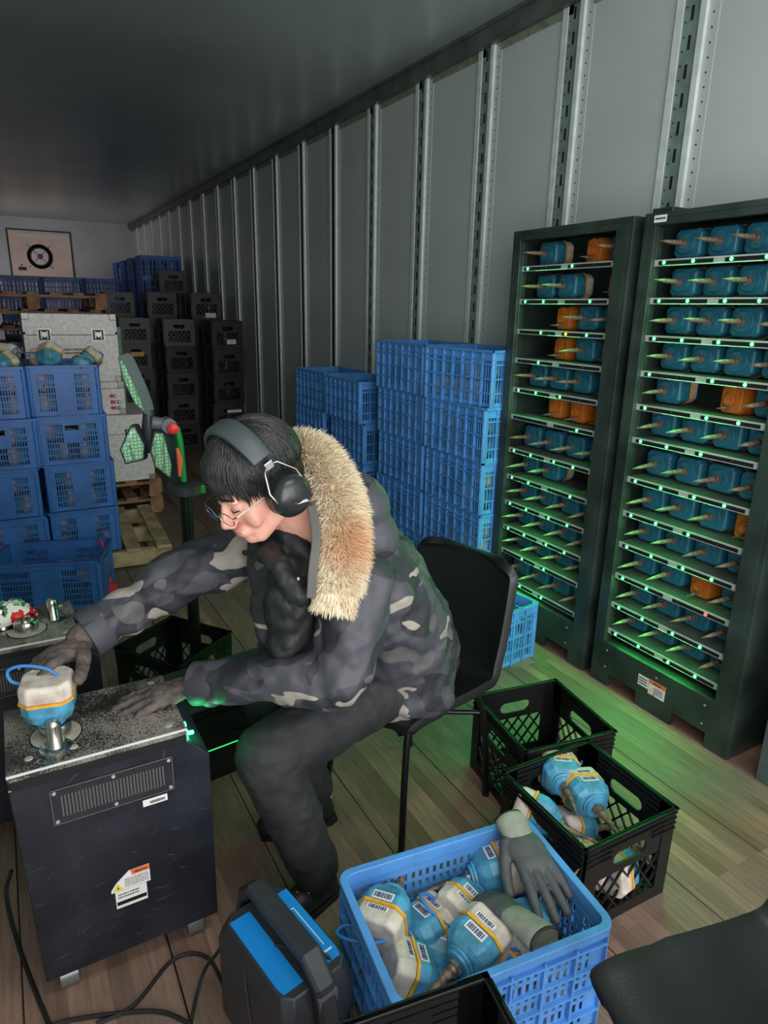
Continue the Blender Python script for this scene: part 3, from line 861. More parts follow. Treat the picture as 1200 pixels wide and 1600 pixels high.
lcol(-.07, 4.46, [crate_plain, crate_plain, crate_hand, crate_plain], .141, [.01, .0, .02, -.01], 'the left pallet stack', [.02, -.01, 0, .03])
for q in STK: pack(*q, (0, 1, 2, 3), (1,), 1)
# heaps on top of the two stacks
def rnd_R(d): return rot_to(d) @ Matrix.Rotation(random.uniform(0, 6.28), 3, 'Z')
hp = [((.24, 4.32, 1.27), (.3, .6, .9), 'tilted up like a wedge'), ((.42, 4.36, 1.25), (.1, .95, .0), 'showing its round base, right end'), ((.30, 4.52, 1.25), (-.5, .3, .6), 'behind the wedge'), ((.45, 4.6, 1.24), (.7, .2, .5), 'at the back right'), ((.22, 4.66, 1.26), (.0, -.9, .3), 'at the back left'), ((.36, 4.44, 1.21), (0, .9, -.3), 'low in the middle')]
for p, d, t_ in hp: place(node_field, p, rnd_R(d), 'dusty blue sensor unit heaped on the right pallet stack, ' + t_, 'sensor units heaped on the pallet stacks')
hp = [((-.02, 4.36, 1.25), (.9, .5, .3), 'front right'), ((.04, 4.55, 1.25), (.2, .3, .9), 'behind right'), ((-.12, 4.42, 1.25), (-.5, .6, .4), 'front left'), ((-.10, 4.62, 1.25), (.3, -.7, .4), 'back left')]
for p, d, t_ in hp: place(node_field, p, rnd_R(d), 'dusty blue sensor unit heaped on the left pallet stack, ' + t_, 'sensor units heaped on the pallet stacks')
# loose basket in front
inst(crate_plain, (.13, 3.95, .001), -.30, 'blue slotted crate on the floor in front of the pallet, lower left edge', 'crate', None)
pack(.13, 3.95, .001, -.30, 'the low crate before the pallet', (0, 1, 2, 3), (0,), 0)
rs = MB(); rs.tube(cat_rom([(.37, 4.02, .285), (.385, 3.99, .29), (.395, 3.95, .22), (.400, 3.93, .12), (.405, 3.91, .05)], 6), .007, 8); rs.box((.41, 3.90, .03), (.05, .03, .055))
tag(rs.build('strap', M['red'], smooth=True), 'red plastic strap hanging off the corner of the low blue crate', 'strap')

# ------------------------------------------------------------------ aluminium cases
def case(x0, x1, y0, y1, z0, z1, label, seam, latches=True, corners=True):
    cx, cy = (x0 + x1) / 2, (y0 + y1) / 2
    root = thing('flight_case', label, 'case', (cx, cy, z0), group='aluminium cases on old pallets')
    w, d, h = (x1 - x0) / 2, (y1 - y0) / 2, z1 - z0; sz = h * seam
    MB().bb(-w, w, -d, d, 0, sz - .002).build('body', M['case'], root, bevel=.004)
    MB().bb(-w, w, -d, d, sz + .002, h).build('lid', M['case'], root, bevel=.004)
    e = MB(); e.bb(-w - .003, w + .003, -d - .003, -d, sz + .002, sz + .020)
    for a in (-1, 1): e.bb(a * (w - .010), a * (w + .003), -d - .003, -d, 0, h)
    e.build('edge_strip', M['case'], root)
    for a in (-1, 1):
        for z in (.02, h - .02): MB().box((a * (w - .018), -d - .002, z), (.045, .012, .045)).build('corner', M['nut'], root, bevel=.003)
    if latches:
        for a in (-.58, .58):
            l = MB(); l.box((a * w, -d - .003, sz), (.085, .006, .085)); l.cur = 1; l.box((a * w, -d - .007, sz), (.072, .004, .072)); l.cur = 0
            l.cyl((a * w, -d - .01, sz), (a * w, -d - .016, sz), .016); l.box((a * w, -d - .012, sz + .012), (.03, .006, .014)); l.box((a * w - .02, -d - .010, sz), (.006, .004, .055)); l.box((a * w + .02, -d - .010, sz), (.006, .004, .055))
            l.build('latch', [M['galv'], M['ink']], root)
    return root
fc = case(.175, .785, 5.45, 6.05, 1.045, 1.53, 'scuffed silver aluminium case with two butterfly latches, topmost of the case pile', .70)
st = MB(); text_lines(st, (-.06, -.3045, .20), (1, 0, 0), (0, 0, 1), .15, .05, 2, 11, .6); st.build('stencil', mat('faded_red_stencil', (150, 110, 104), .8), fc)
mc = case(.20, .80, 5.46, 6.04, .80, 1.042, 'flat silver equipment case with metal connectors, middle of the case pile', .8, False)
for i in range(8):
    p = (.20 + .025 * (i % 3) + .01, -.292, .05 + .045 * (i // 3))
    MB().lathe([(.012, 0), (.012, .02), (.007, .024)], p, rot_to((0, -1, 0)), 12).build('connector', M['steel'] if i % 3 else M['red'], mc)
MB().bb(.30, .315, -.28, .1, .0, .24).build('side_trim', M['greenglass'], mc)
case(.22, .965, 5.40, 6.10, .284, .797, 'large silver case at the bottom of the case pile, label paper on its front', .72)
gb = MB(); gb.bb(.80, .93, 6.2, 6.25, .285, 1.42)
tag(gb.build('circuit_board_panel', M['greenglass'], bevel=.003), 'tall narrow green panel standing behind the aluminium cases', 'panel')

# ------------------------------------------------------------------ far piles
def far_label(c, what, k, n, who): return '%s in %s, %s' % (what.replace('lattice milk ', ''), who, 'topmost' if k == n - 1 else '%s from the floor' % ORD[k])
cols = [(2.16, 7.46, 5, 'the nearest black wall column'), (2.17, 8.22, 6, 'the second black column along the wall'), (2.15, 8.80, 6, 'the third black column along the wall'), (2.14, 9.66, 7, 'the tall black column below the blue crates'),
        (1.80, 8.05, 5, 'the inner black column left of the wall columns'), (1.78, 8.75, 6, 'the inner black column behind the shorter one'), (1.42, 8.6, 5, 'the black column with a yellow sticker'), (1.40, 9.4, 6, 'the black column beside the wooden pallet pile')]
for x, y, n, who in cols:
    for k in range(n):
        o = inst(milk_big, (x + random.uniform(-.01, .01), y, k * .2915), random.uniform(-.04, .04), far_label(0, 'black lattice milk crate', k, n, who), 'crate', 'black crates stacked at the far end')
def sticker(x, y, z, w_, h_, m_, label, who):
    q = MB(); q.bb(x - w_ / 2, x + w_ / 2, y - .002, y, z - h_ / 2, z + h_ / 2); tag(q.build('sticker', m_), label, 'sticker')
sticker(2.20, 7.268, 1.24, .10, .05, M['shelf'], 'small pale oval sticker on the nearest black column, upper one', 0)
sticker(2.20, 7.268, .50, .16, .03, M['label'], 'white strip of print low on the nearest black column', 0)
sticker(1.42, 8.400, 1.05, .15, .05, mat('dull_yellow_tape', (214, 178, 90), .6), 'dull yellow tape on the inner black crate column', 0)
sticker(2.20, 8.030, 1.50, .12, .05, M['label'], 'white strip on the second black column under its top crate', 0)
for i, y in enumerate((10.3, 11.0, 11.7, 12.4)):
    for k in range(8):
        inst(crate_far, (2.12, y, k * .2815), 0, far_label(0, 'dark blue crate', k, 8, 'the %s tall blue far wall column' % ORD[i]), 'crate', 'blue crates stacked at the far end')
for i, x in enumerate((.40, .97, 1.54)):
    for k in range(7):
        inst(crate_far, (x, 11.6, k * .2815), 0, far_label(0, 'dark blue crate', k, 7, '%s column before the end wall' % ORD[i]), 'crate', 'blue crates stacked at the far end')

# fan panel on the end wall
fp = thing('refrigeration_panel', 'peach coloured square panel with a round fan opening high on the end wall', 'panel', (.92, YF, 2.06))
MB().bb(-.53, .53, -.02, 0, -.02, .80).build('frame', M['ink'], fp)
MB().bb(-.50, .50, -.035, -.02, .0, .775).build('face_panel', M['peach'], fp)
MB().bb(-.36, .46, -.045, -.035, .66, .735).build('header_strip', M['case'], fp)
R_ = rot_to((0, -1, 0))
MB().lathe([(.215, 0), (.215, .008), (.205, .012), (.20, 0)], (-.03, -.035, .345), R_, 40).build('guard_ring', M['nut'], fp, smooth=True)
g = MB(); g.lathe([(.165, 0), (.165, .014), (.15, .014), (.15, .0)], (-.03, -.035, .345), R_, 40); g.build('fan_rim', M['ink'], fp)
g = MB(); g.lathe([(.14, 0), (.14, .008)], (-.03, -.035, .345), R_, 40); g.build('fan_disc', M['case'], fp)
g = MB()
for k in range(4):
    a_ = PI / 4 + k * PI / 2; g.tube([(-.03 + .03 * math.cos(a_), -.05, .345 + .03 * math.sin(a_)), (-.03 + .28 * math.cos(a_), -.045, .345 + .28 * math.sin(a_))], .004, 6)
g.build('guard_spoke', M['ink'], fp)
g = MB(); g.lathe([(.045, 0), (.045, .02), (.03, .026)], (-.03, -.045, .345), R_, 20); g.build('hub', mat('brown_hub', (110, 86, 76), .5), fp)
g = MB(); g.bb(-.40, -.27, -.037, -.035, .10, .16); g.prism([(-.365, .18), (-.325, .18), (-.345, .215)], -.037, -.035, 1); g.build('warning_sign', M['ink'], fp)

# ------------------------------------------------------------------ work light on a stand, stood in the crate behind
inst(milk, (.49, 2.60, 0.001), 0.62, 'black milk crate behind the cabinets with the work light pole standing in it', 'crate', None)
wlx, wly = .575, 2.60
wk = thing('work_light', 'folding three-head work light, green rack glow painted on, black pole, heads turned down', 'lamp', (wlx, wly, .015))
def Lw(p): return V(p) - V((wlx, wly, .015))
q = at(275, 765, 1, wly)
MB().tube([(0, 0, 0), Lw((wlx, wly, q.z))], .024, 14).build('pole', M['tube'], wk, smooth=True)
MB().lathe([(.055, -.022), (.068, -.016), (.068, .016), (.055, .022)], Lw((wlx, wly, q.z)), None, 28).build('collar_disc', M['dgrey'], wk, smooth=True)
MB().box(Lw((wlx + .056, wly - .02, q.z)), (.026, .05, .034)).build('clip', M['rackglint'], wk, bevel=.004)
MB().tube([Lw(at(287, 752, 1, wly)), Lw(at(281, 690, 1, wly)), Lw(at(276, 668, 1, wly))], .013, 12).build('neck_tube', M['rackglint'], wk, smooth=True)
hb = at(262, 664, 1, wly); MB().cyl(Lw(hb) + V((0, -.03, 0)), Lw(hb) + V((0, .03, 0)), .028, n=20).build('hinge', M['mgrey'], wk, smooth=True)
kn = MB(); kn.lathe([(.020, 0), (.020, .018), (.012, .024)], Lw(at(268, 667, 1, wly)) + V((0, -.03, 0)), rot_to((-.2, -1, 0)), 16); kn.build('knob', M['red'], wk, smooth=True)
def b_lens(nt, b):
    tc = N(nt, 'ShaderNodeTexCoord'); vo = N(nt, 'ShaderNodeTexVoronoi', Scale=75.0, feature='DISTANCE_TO_EDGE'); vo.inputs['Randomness'].default_value = .25
    nt.links.new(tc.outputs['Object'], vo.inputs['Vector'])
    nt.links.new(mixc(nt, ramp(nt, vo.outputs['Distance'], [(0.03, 0), (0.2, 1)]), (84, 122, 96), (164, 206, 176)), b.inputs['Base Color'])
M['lens'] = node_mat('honeycomb_lens', 0.25, b_lens)
def head(corners, off, m_):
    pts = [Lw(at(px, py, 1, wly - dd)) for px, py, dd in corners]; n = len(pts)
    c = sum(pts, V()) / n; off = V(off)
    def ring(sc, o_): return [c + (p - c) * sc + o_ for p in pts]
    mb = MB(); rr = [ring(1.0, V((0, -.002, 0))), ring(1.10, V((0, .002, 0))), ring(1.10, off), ring(.85, off * 1.25)]
    mb.add([p for r in rr for p in r], [(i * n + k, i * n + (k + 1) % n, (i + 1) * n + (k + 1) % n, (i + 1) * n + k) for i in range(3) for k in range(n)] + [tuple(range(3 * n, 4 * n))])
    hd = mb.build('lamp_head', m_, wk)
    ln = MB(); ln.add(ring(.995, V((0, -.003, 0))) + ring(.88, V((0, -.008, 0))), [(k, (k + 1) % n, n + (k + 1) % n, n + k) for k in range(n)] + [tuple(range(n, 2 * n))])
    ln.build('led_lens', M['lens'], hd)
head([(204, 668, 0), (211, 668, 0), (225, 695, 0), (224, 717, 0), (197, 723, .02), (189, 702, .02)], (.02, .04, 0), M['dgrey'])
head([(242, 677, .02), (255, 677, .01), (268, 727, .0), (266, 747, .0), (243, 729, .02), (236, 706, .03)], (.045, .03, 0), M['dgrey'])
head([(186, 562, .03), (191, 563, .02), (214, 612, .01), (226, 644, .0), (210, 629, .02), (194, 596, .03)], (.035, .03, .012), M['mgrey'])
MB().tube([Lw(at(232, 640, 1, wly + .03)), Lw(at(232, 668, 1, wly + .03)), Lw(at(236, 706, 1, wly + .04))], [.02, .026, .018], 10).build('head_bracket', M['dgrey'], wk, smooth=True)
MB().tube([Lw(at(236, 660, 1, wly)), Lw(at(262, 664, 1, wly))], .024, 12).build('head_joint', M['mgrey'], wk, smooth=True)
cr = MB(); cr.tube([Lw(at(277, 700, 1, wly - .05)), Lw(at(281, 718, 1, wly - .05)), Lw(at(281, 744, 1, wly - .05))], [.005, .011, .006], 8); cr.build('switch_grip', M['coral'], wk, smooth=True)

# black equipment box with a lit seam, on the floor behind the first cabinet
eb = thing('equipment_box', 'low black equipment box with glowing green seam on the floor behind the near cabinet', 'box', (.635, 2.17, 0), .12)
MB().bb(-.27, .27, -.13, .13, .0, .125).build('base', M['black_pl'], eb, bevel=.003)
g = MB(); plate_hole(g, (-.27, -.13, 0), (1, 0, 0), .54, .13, .26, .1, .02, .19, .004); g.build('front_grille', M['black_pl'], eb)
MB().bb(-.27, .27, -.12, .13, .13, .295).build('upper_body', M['cab_in'], eb, bevel=.003)
MB().bb(-.28, .28, -.14, .14, .295, .31).build('lid', M['rack'], eb, bevel=.003)
MB().bb(-.26, .26, -.132, -.128, .124, .130).build('light_strip', mat('green_light_strip', (40, 220, 90), .4, emit=(.05, 1, .2), estr=1.2), eb)
for a in (.03, .09): MB().lathe([(.005, 0), (.004, .003)], (-.24, -.13, a), rot_to((0, -1, 0)), 10).build('screw', M['screw'], eb)

# ------------------------------------------------------------------ downloading / charging cabinets
def socket(parent, x, y, z, dusty=True):
    s_ = MB(); s_.lathe([(.056, .0), (.056, .0015), (.052, .0015)], (x, y, z), None, 36); s_.build('socket_opening', M['slot'], parent)
    s_ = MB(); s_.lathe([(.053, .001), (.053, .003), (.036, .004)], (x, y, z), None, 36); s_.build('socket_seat', M['screwlight'], parent, smooth=True)
    s_ = MB(); s_.lathe([(.034, .003), (.034, .030), (.032, .034), (.024, .034), (.024, .015), (.0, .015)], (x, y, z), None, 32); s_.build('socket_ring', M['steel'], parent, smooth=True)
def peg(parent, x, y, z):
    s_ = MB(); s_.lathe([(.034, 0), (.034, .003), (.030, .005), (.0175, .006), (.0160, .008), (.0160, .060), (.0142, .068), (.008, .073), (.0, .074)], (x, y, z), None, 24); s_.build('locating_peg', M['steel'], parent, smooth=True)
M['screwlight'] = mat('dusty_ring', (176, 170, 160), .6, .1, .2, 40)
def cabinet(x, y, label, w_=.424, d_=.27, chamfer=True, labels=True, rz=0.0):
    """front-left floor corner at x, y"""
    root = thing('test_cabinet', label, 'cabinet', (x, y, 0), rz, group='black test cabinets')
    zb, zt = .07, .622; xr = w_
    b = MB(); b.prism([(0.012, zb), (xr - .005, zb), (xr, .56), (xr - .05, .612), (0, .612)], .004, d_, 1)
    b.build('body', M['cabside'], root, bevel=.003)
    MB().bb(.006, xr - .052, -.001, d_, .612, .632).build('top_gap', M['cab_in'], root)
    t = MB(); t.prism([(0, 0), (xr - .05, 0), (xr - .05, d_), (0, d_)], .632, .648); t.bb(0, xr - .05, 0, d_, .648, .650)
    t.build('top_plate', M['dustplate'], root, bevel=.0015)
    MB().bb(0, xr - .05, -.003, 0, .6455, .6505).build('plate_edge', M['galv'], root)
    for a, c in ((.045, .045), (.135, .045), (.045, d_ - .03), (xr - .085, .03), (xr - .085, d_ - .03)):
        MB().lathe([(.009, 0), (.008, .002), (.003, .0025)], (a, c, .650), None, 12).build('screw', M['screwlight'], root)
    MB().bb(.0, xr - .05, .002, .004, .6105, .6125).build('worn_edge', M['screwlight'], root)
    # grille
    g = MB(); gx0, gx1, gz0, gz1 = .075, .335, .495, .585
    g.bb(gx0, gx1, 0, .004, gz0, gz1); g.build('grille_frame', M['cab'], root, bevel=.001)
    g = MB(); g.bb(gx0, gx1, -.0006, .002, gz1 - .001, gz1); g.bb(gx0, gx0 + .001, -.0006, .002, gz0, gz1); g.bb(gx1 - .001, gx1, -.0006, .002, gz0, gz1); g.bb(gx0, gx1, -.0006, .002, gz0, gz0 + .001); g.build('grille_border', mat('worn_border', (120, 112, 106), .6), root)
    g = MB(); k = 0
    for i in range(31):
        xx = gx0 + .020 + i * .0072; g.bb(xx, xx + .0030, -.0012, 0, gz0 + .018, gz1 - .018)
    g.build('grille_slots', mat('slot_grey', (104, 98, 94), .5, .3), root)
    for a in (gx0 + .008, (gx0 + gx1) / 2, gx1 - .008):
        for c in (gz0 + .008, gz1 - .008): MB().lathe([(.0045, 0), (.004, .002)], (a, 0, c), rot_to((0, -1, 0)), 10).build('screw', M['screwlight'], root)
    for a in (.06, xr - .06):
        for c in (.05, d_ - .05):
            cs = MB(); cs.bb(a - .02, a + .02, c - .02, c + .02, .055, .07); cs.cyl((a - .02, c, .032), (a + .02, c, .032), .032, n=22); cs.build('caster', M['caster'], root, smooth=True)
    if labels:
        l = MB(); l.bb(.262, .318, .003, .0035, .468, .486); l.cur = 1; text_lines(l, (.278, .0028, .472), (1, 0, 0), (0, 0, 1), .034, .008, 1, 2, .9)
        l.build('name_label', [M['label'], M['ink']], root)
        l = MB(); l.prism([(.172, .255), (.262, .255), (.262, .305), (.215, .305), (.185, .280), (.172, .262)], .0028, .0036, 1); l.cur = 1
        l.prism([(.222, .290), (.262, .290), (.262, .305), (.218, .305)], .002, .0028, 1); l.cur = 2; l.prism([(.176, .258), (.200, .258), (.188, .278)], .0018, .0028, 1)
        l.cur = 3; text_lines(l, (.204, .0020, .260), (1, 0, 0), (0, 0, 1), .055, .026, 5, 7, .3); text_lines(l, (.226, .0012, .294), (1, 0, 0), (0, 0, 1), .03, .007, 1, 8, .6); l.prism([(.186, .262), (.190, .262), (.188, .272)], .001, .0018, 1)
        l.build('warning_label', [M['label'], M['warn_orange'], M['warn_yellow'], M['ink']], root)['label'] = 'torn white and orange electric warning sticker'
        l = MB(); l.bb(.180, .252, .0028, .0036, .205, .254); l.cur = 1; l.bb(.182, .250, .0018, .0028, .214, .224); text_lines(l, (.186, .0020, .232), (1, 0, 0), (0, 0, 1), .05, .016, 2, 12, .4)
        l.build('data_plate', [M['label'], M['ink']], root)
    return root
cb = cabinet(-.096, 1.410, 'near scuffed black test cabinet on casters, sensor unit being pressed onto its dusty top')
cb.rotation_euler.z = .0
socket(cb, .104, .112, .650); peg(cb, .100, .060, .650)
# green lamp on the sloping right shoulder
for (a, c, sx) in ((.381, .075, .014), (.378, .035, .010), (.392, .045, .008)):
    MB().box((a, c, .608 - (a - .378) * .7 + .006), (.012, sx, .006)).build('status_light', mat('status_green', (60, 255, 160), .4, emit=(.05, 1, .40), estr=9), cb)
l = bpy.data.lights.new('status_glow', 'POINT'); l.energy = .35; l.color = (.05, 1, .3); l.shadow_soft_size = .012
o = bpy.data.objects.new('status_glow', l); COL.objects.link(o); o.parent = cb; o.location = (.402, .055, .618)
c2 = cabinet(-.265, 2.035, 'second black test cabinet further back, empty socket and two pegs on top', labels=False)
c2.rotation_euler.z = .0
socket(c2, .238, .095, .650); peg(c2, .315, .135, .650); peg(c2, .175, .13, .650)

# node held on the near cabinet's socket
Rn = Matrix.Rotation(math.radians(-12), 3, 'Z') @ Matrix.Rotation(math.radians(2), 3, 'X')
place(node_held, (.004, 1.522, .700), Rn, 'sensor unit with white cap and blue cord under the gloved right hand', None).scale = (.9, .9, .9)
# crumpled snack wrapper
sw = MB(); nn = 22
for j in range(nn + 1):
    for i in range(nn + 1):
        u_, v_ = i / nn * 2 - 1, j / nn * 2 - 1
        hgt = .028 * (max(0, (1 - u_ ** 4) * (1 - v_ ** 4))) ** .5
        nz_ = noise.noise(V((u_ * 2.4, v_ * 2.4, 3))) * .016
        for sgn in (1,):
            sw.v.append(V((u_ * .085, v_ * .055 + nz_, .004 + hgt * 1.7 + nz_ + .012)))
for j in range(nn):
    for i in range(nn): sw.f.append((j * (nn + 1) + i, j * (nn + 1) + i + 1, (j + 1) * (nn + 1) + i + 1, (j + 1) * (nn + 1) + i)); sw.mi.append(0)
so = sw.build('snack_wrapper', M['snack'], smooth=True, angle=180); so.location = (-.088, 2.20, .651); so.rotation_euler = (0, 0, .45)
sd = so.modifiers.new('thick', 'SOLIDIFY'); sd.thickness = .012; sd.offset = -1
tag(so, 'crumpled white and red snack wrapper on top of the second cabinet', 'wrapper')

# ------------------------------------------------------------------ chairs
def make_chair():
    root = bpy.data.objects.new('chair', None); COL.objects.link(root)     # faces +x, origin on the floor below the seat centre
    prof = [(.235, .425), (.225, .447), (.17, .457), (.05, .450), (-.08, .446), (-.155, .462), (-.20, .51), (-.232, .60), (-.255, .70), (-.272, .79), (-.279, .835)]
    P = cat_rom([(a, 0, z) for a, z in prof], 4); n = len(P); m_ = 16
    sh = MB(); vs = []
    for i, p in enumerate(P):
        t = i / (n - 1)
        wdt = .225 - .02 * max(0, (t - .5) / .5)
        e0 = min(1, (i + .6) / 4.0); e1 = min(1, (n - 1 - i + .5) / 4.5)
        wdt *= (1 - (1 - e0) ** 2.6 * .30) * (1 - (1 - e1) ** 2.6 * .34)
        back = min(1, max(0, (t - .42) / .2))
        for j in range(m_ + 1):
            v = j / m_ * 2 - 1; c_ = abs(v) ** 2.5
            vs.append(V((p.x + back * c_ * .045, v * wdt, p.z + (1 - back) * c_ * .022 + (1 - back) * (t > .25) * c_ * .01)))
    fs = [(i * (m_ + 1) + j, i * (m_ + 1) + j + 1, (i + 1) * (m_ + 1) + j + 1, (i + 1) * (m_ + 1) + j) for i in range(n - 1) for j in range(m_)]
    sh.add(vs, fs)
    o = sh.build('seat_shell', M['leather'], root, smooth=True, angle=180)
    s_ = o.modifiers.new('thick', 'SOLIDIFY'); s_.thickness = .028; s_.offset = 0
    b_ = o.modifiers.new('round', 'BEVEL'); b_.width = .012; b_.segments = 3; b_.limit_method = 'ANGLE'; b_.angle_limit = 1.0
    for sy in (-1, 1):
        MB().tube(cat_rom([(.215, sy * .185, .001), (.19, sy * .165, .25), (.165, sy * .15, .395), (.13, sy * .145, .428), (.05, sy * .14, .430)], 5), .0105, 12).build('leg', M['tube'], root, smooth=True)
        MB().tube(cat_rom([(-.195, sy * .185, .001), (-.18, sy * .175, .25), (-.15, sy * .165, .38), (-.12, sy * .15, .422), (-.04, sy * .14, .428)], 5), .0105, 12).build('leg', M['tube'], root, smooth=True)
        for a in (.215, -.195): MB().cyl((a, sy * .185, 0), (a, sy * .185, .014), .0125, n=12).build('foot_cap', M['rubber'], root)
    MB().tube([(.178, -.157, .33), (.0, 0, .325), (-.168, .17, .33)], .0085, 10).build('stretcher', M['tube'], root, smooth=True)
    MB().tube([(.178, .157, .33), (.0, 0, .325), (-.168, -.17, .33)], .0085, 10).build('stretcher', M['tube'], root, smooth=True)
    MB().bb(-.10, .15, -.15, .15, .424, .433).build('seat_pan', M['tube'], root)
    return root
chair = make_chair(); used.add(chair.name)
chair.location = (1.05, 1.645, 0); chair.rotation_euler = (0, 0, math.atan2(-.24, -.97))
tag(chair, 'black leather shell chair with thin black legs, the person sits on it', 'chair', 'black shell chairs')
ch2 = copy_tree(chair); ch2.location = (.985, .345, 0); ch2.rotation_euler = (0, 0, math.radians(169))
tag(ch2, 'black leather shell chair cut off at the lower right corner', 'chair', 'black shell chairs')

# ------------------------------------------------------------------ foreground blue crate with units and gloves
def slot_wall(mb, P, u, L, H, outer_ribs=True):
    """tall wall with rows of narrow slots near the top, and a rib grid outside"""
    P = V(P); u = V(u); nrm = u.cross(V((0, 0, 1))); R = Matrix((u, nrm, V((0, 0, 1)))).transposed()
    def bar(a0, a1, z0, z1, o0=0.0, o1=.003):
        o0 -= random.uniform(0, .0007); o1 += random.uniform(0, .0007)
        mb.box(P + u * (a0 + a1) / 2 + nrm * (o0 + o1) / 2 + V((0, 0, (z0 + z1) / 2)), (abs(a1 - a0), abs(o1 - o0), abs(z1 - z0)), R)
    rows = [(.020, .050), (.060, .085), (.095, .120), (.130, .150), (.160, .180), (.190, .212), (.222, .244)]
    zs = [0] + [z for r in rows for z in r] + [H]
    for a, b_ in zip(zs[0::2], zs[1::2]): bar(0, L, a, b_)
    e = .035; bar(0, e, 0, H); bar(L - e, L, 0, H); p = .0195; n = int((L - 2 * e) / p)
    for i in range(n + 1):
        q = e + (L - 2 * e) * i / n
        bar(q - .0055, q + .0055, .02, .244)
    if outer_ribs:
        k = max(3, round(L / .085))
        for i in range(k + 1): a = L * i / k; bar(max(0, a - .003), min(L, a + .003), 0, H - .03, 0, .014)
        for z in (.055, .125, .187, .25): bar(0, L, z - .003, z + .003, 0, .014)
FGH = .30
fg = thing('plastic_crate', 'bright blue slotted crate in the foreground full of sensor units and two gloves', 'crate', (.800, .965, .001), -.12)
def build_fg():
    L, W, H = .538, .368, FGH; x, y = L / 2 - .018, W / 2 - .018
    mb = MB()
    for (P, u, l) in (((-x, -y, 0), (1, 0, 0), 2 * x), ((x, y, 0), (-1, 0, 0), 2 * x), ((x, -y, 0), (0, 1, 0), 2 * y), ((-x, y, 0), (0, -1, 0), 2 * y)): slot_wall(mb, P, u, l, H - .006)
    mb.build('wall_grid', M['blue_light'], fg, bevel=.0006)
    r = MB()
    def rr(hx, hy, rad, n=6):
        out = []
        for cx, cy, a0 in ((hx - rad, hy - rad, 0), (-hx + rad, hy - rad, PI / 2), (-hx + rad, -hy + rad, PI), (hx - rad, -hy + rad, 3 * PI / 2)):
            for k in range(n + 1): a = a0 + PI / 2 * k / n; out.append((cx + rad * math.cos(a), cy + rad * math.sin(a)))
        return out
    o_, i_ = rr(L / 2, W / 2, .035), rr(x - .001, y - .001, .022); n = len(o_)
    vs = [(a, b, H) for a, b in o_] + [(a, b, H) for a, b in i_] + [(a, b, H - .022) for a, b in o_] + [(a, b, H - .035) for a, b in i_]
    r.add(vs, [(k, (k + 1) % n, n + (k + 1) % n, n + k) for k in range(n)] + [(2 * n + k, 2 * n + (k + 1) % n, (k + 1) % n, k) for k in range(n)] + [(n + k, n + (k + 1) % n, 3 * n + (k + 1) % n, 3 * n + k) for k in range(n)] + [(3 * n + k, 3 * n + (k + 1) % n, 2 * n + (k + 1) % n, 2 * n + k) for k in range(n)])
    r.build('rim', M['blue_light'], fg, smooth=True, bevel=.002)
    MB().bb(-x, x, -y, y, .0, .006).build('base', M['blue_light'], fg)
build_fg()
def fgn(px, py, z, d, roll, label, proto=node_field):
    """a unit whose middle shows at the pixel, at height z; d: cap direction"""
    c = at(px, py, 2, z); R_ = rot_to(d) @ Matrix.Rotation(roll, 3, 'Z')
    place(proto, c - R_ @ V((0, 0, .055)), R_, label, 'sensor units in the foreground blue crate')
fgn(600, 1432, .230, (-.78, -.60, -.05), 0.1, 'large sensor unit standing at the left end of the foreground blue crate')
fgn(668, 1450, .165, (.95, .1, .05), -.2, 'sensor unit right of the leftmost one in the blue crate, spike hidden')
fgn(722, 1420, .190, (-.85, -.35, .15), -.35, 'sensor unit with yellow seam against the slotted back wall of the blue crate')
fgn(690, 1478, .140, (.6, .5, .1), .1, 'low blue sensor unit half buried in the middle of the blue crate')
fgn(745, 1474, .225, (.95, .22, .12), .1, 'blue sensor unit with round base and spike pointing at the front left corner')
fgn(640, 1520, .170, (-.75, .35, .40), .2, 'white capped sensor unit with looped cord in the front left of the blue crate')
fgn(792, 1462, .195, (.55, -.2, .75), .3, 'sensor unit with white cap and looped cord beneath the cuffed glove')
fgn(775, 1360, .215, (.75, -.25, .15), -.2, 'sensor unit under the open grey glove at the back of the blue crate')
fgn(822, 1455, .205, (-.90, -.15, -.30), .3, 'sensor unit with muddy pointed spike at the right end of the blue crate')
for i, (a, c) in enumerate(((-.18, -.10), (-.04, -.10), (.10, -.10), (.21, -.06))):
    Rz = Matrix.Rotation(-.12, 3, 'Z'); p = V((.800, .965, 0)) + Rz @ V((a, c, 0)); p.z = .07
    place(node_pack, p + V((0, .05, 0)), rot_to((random.uniform(-.3, .3), -1, 0)), ('leftmost', 'second', 'third', 'rightmost')[i] + ' bottom unit seen through the front slots of the foreground crate', 'bottom layer units in the foreground blue crate')

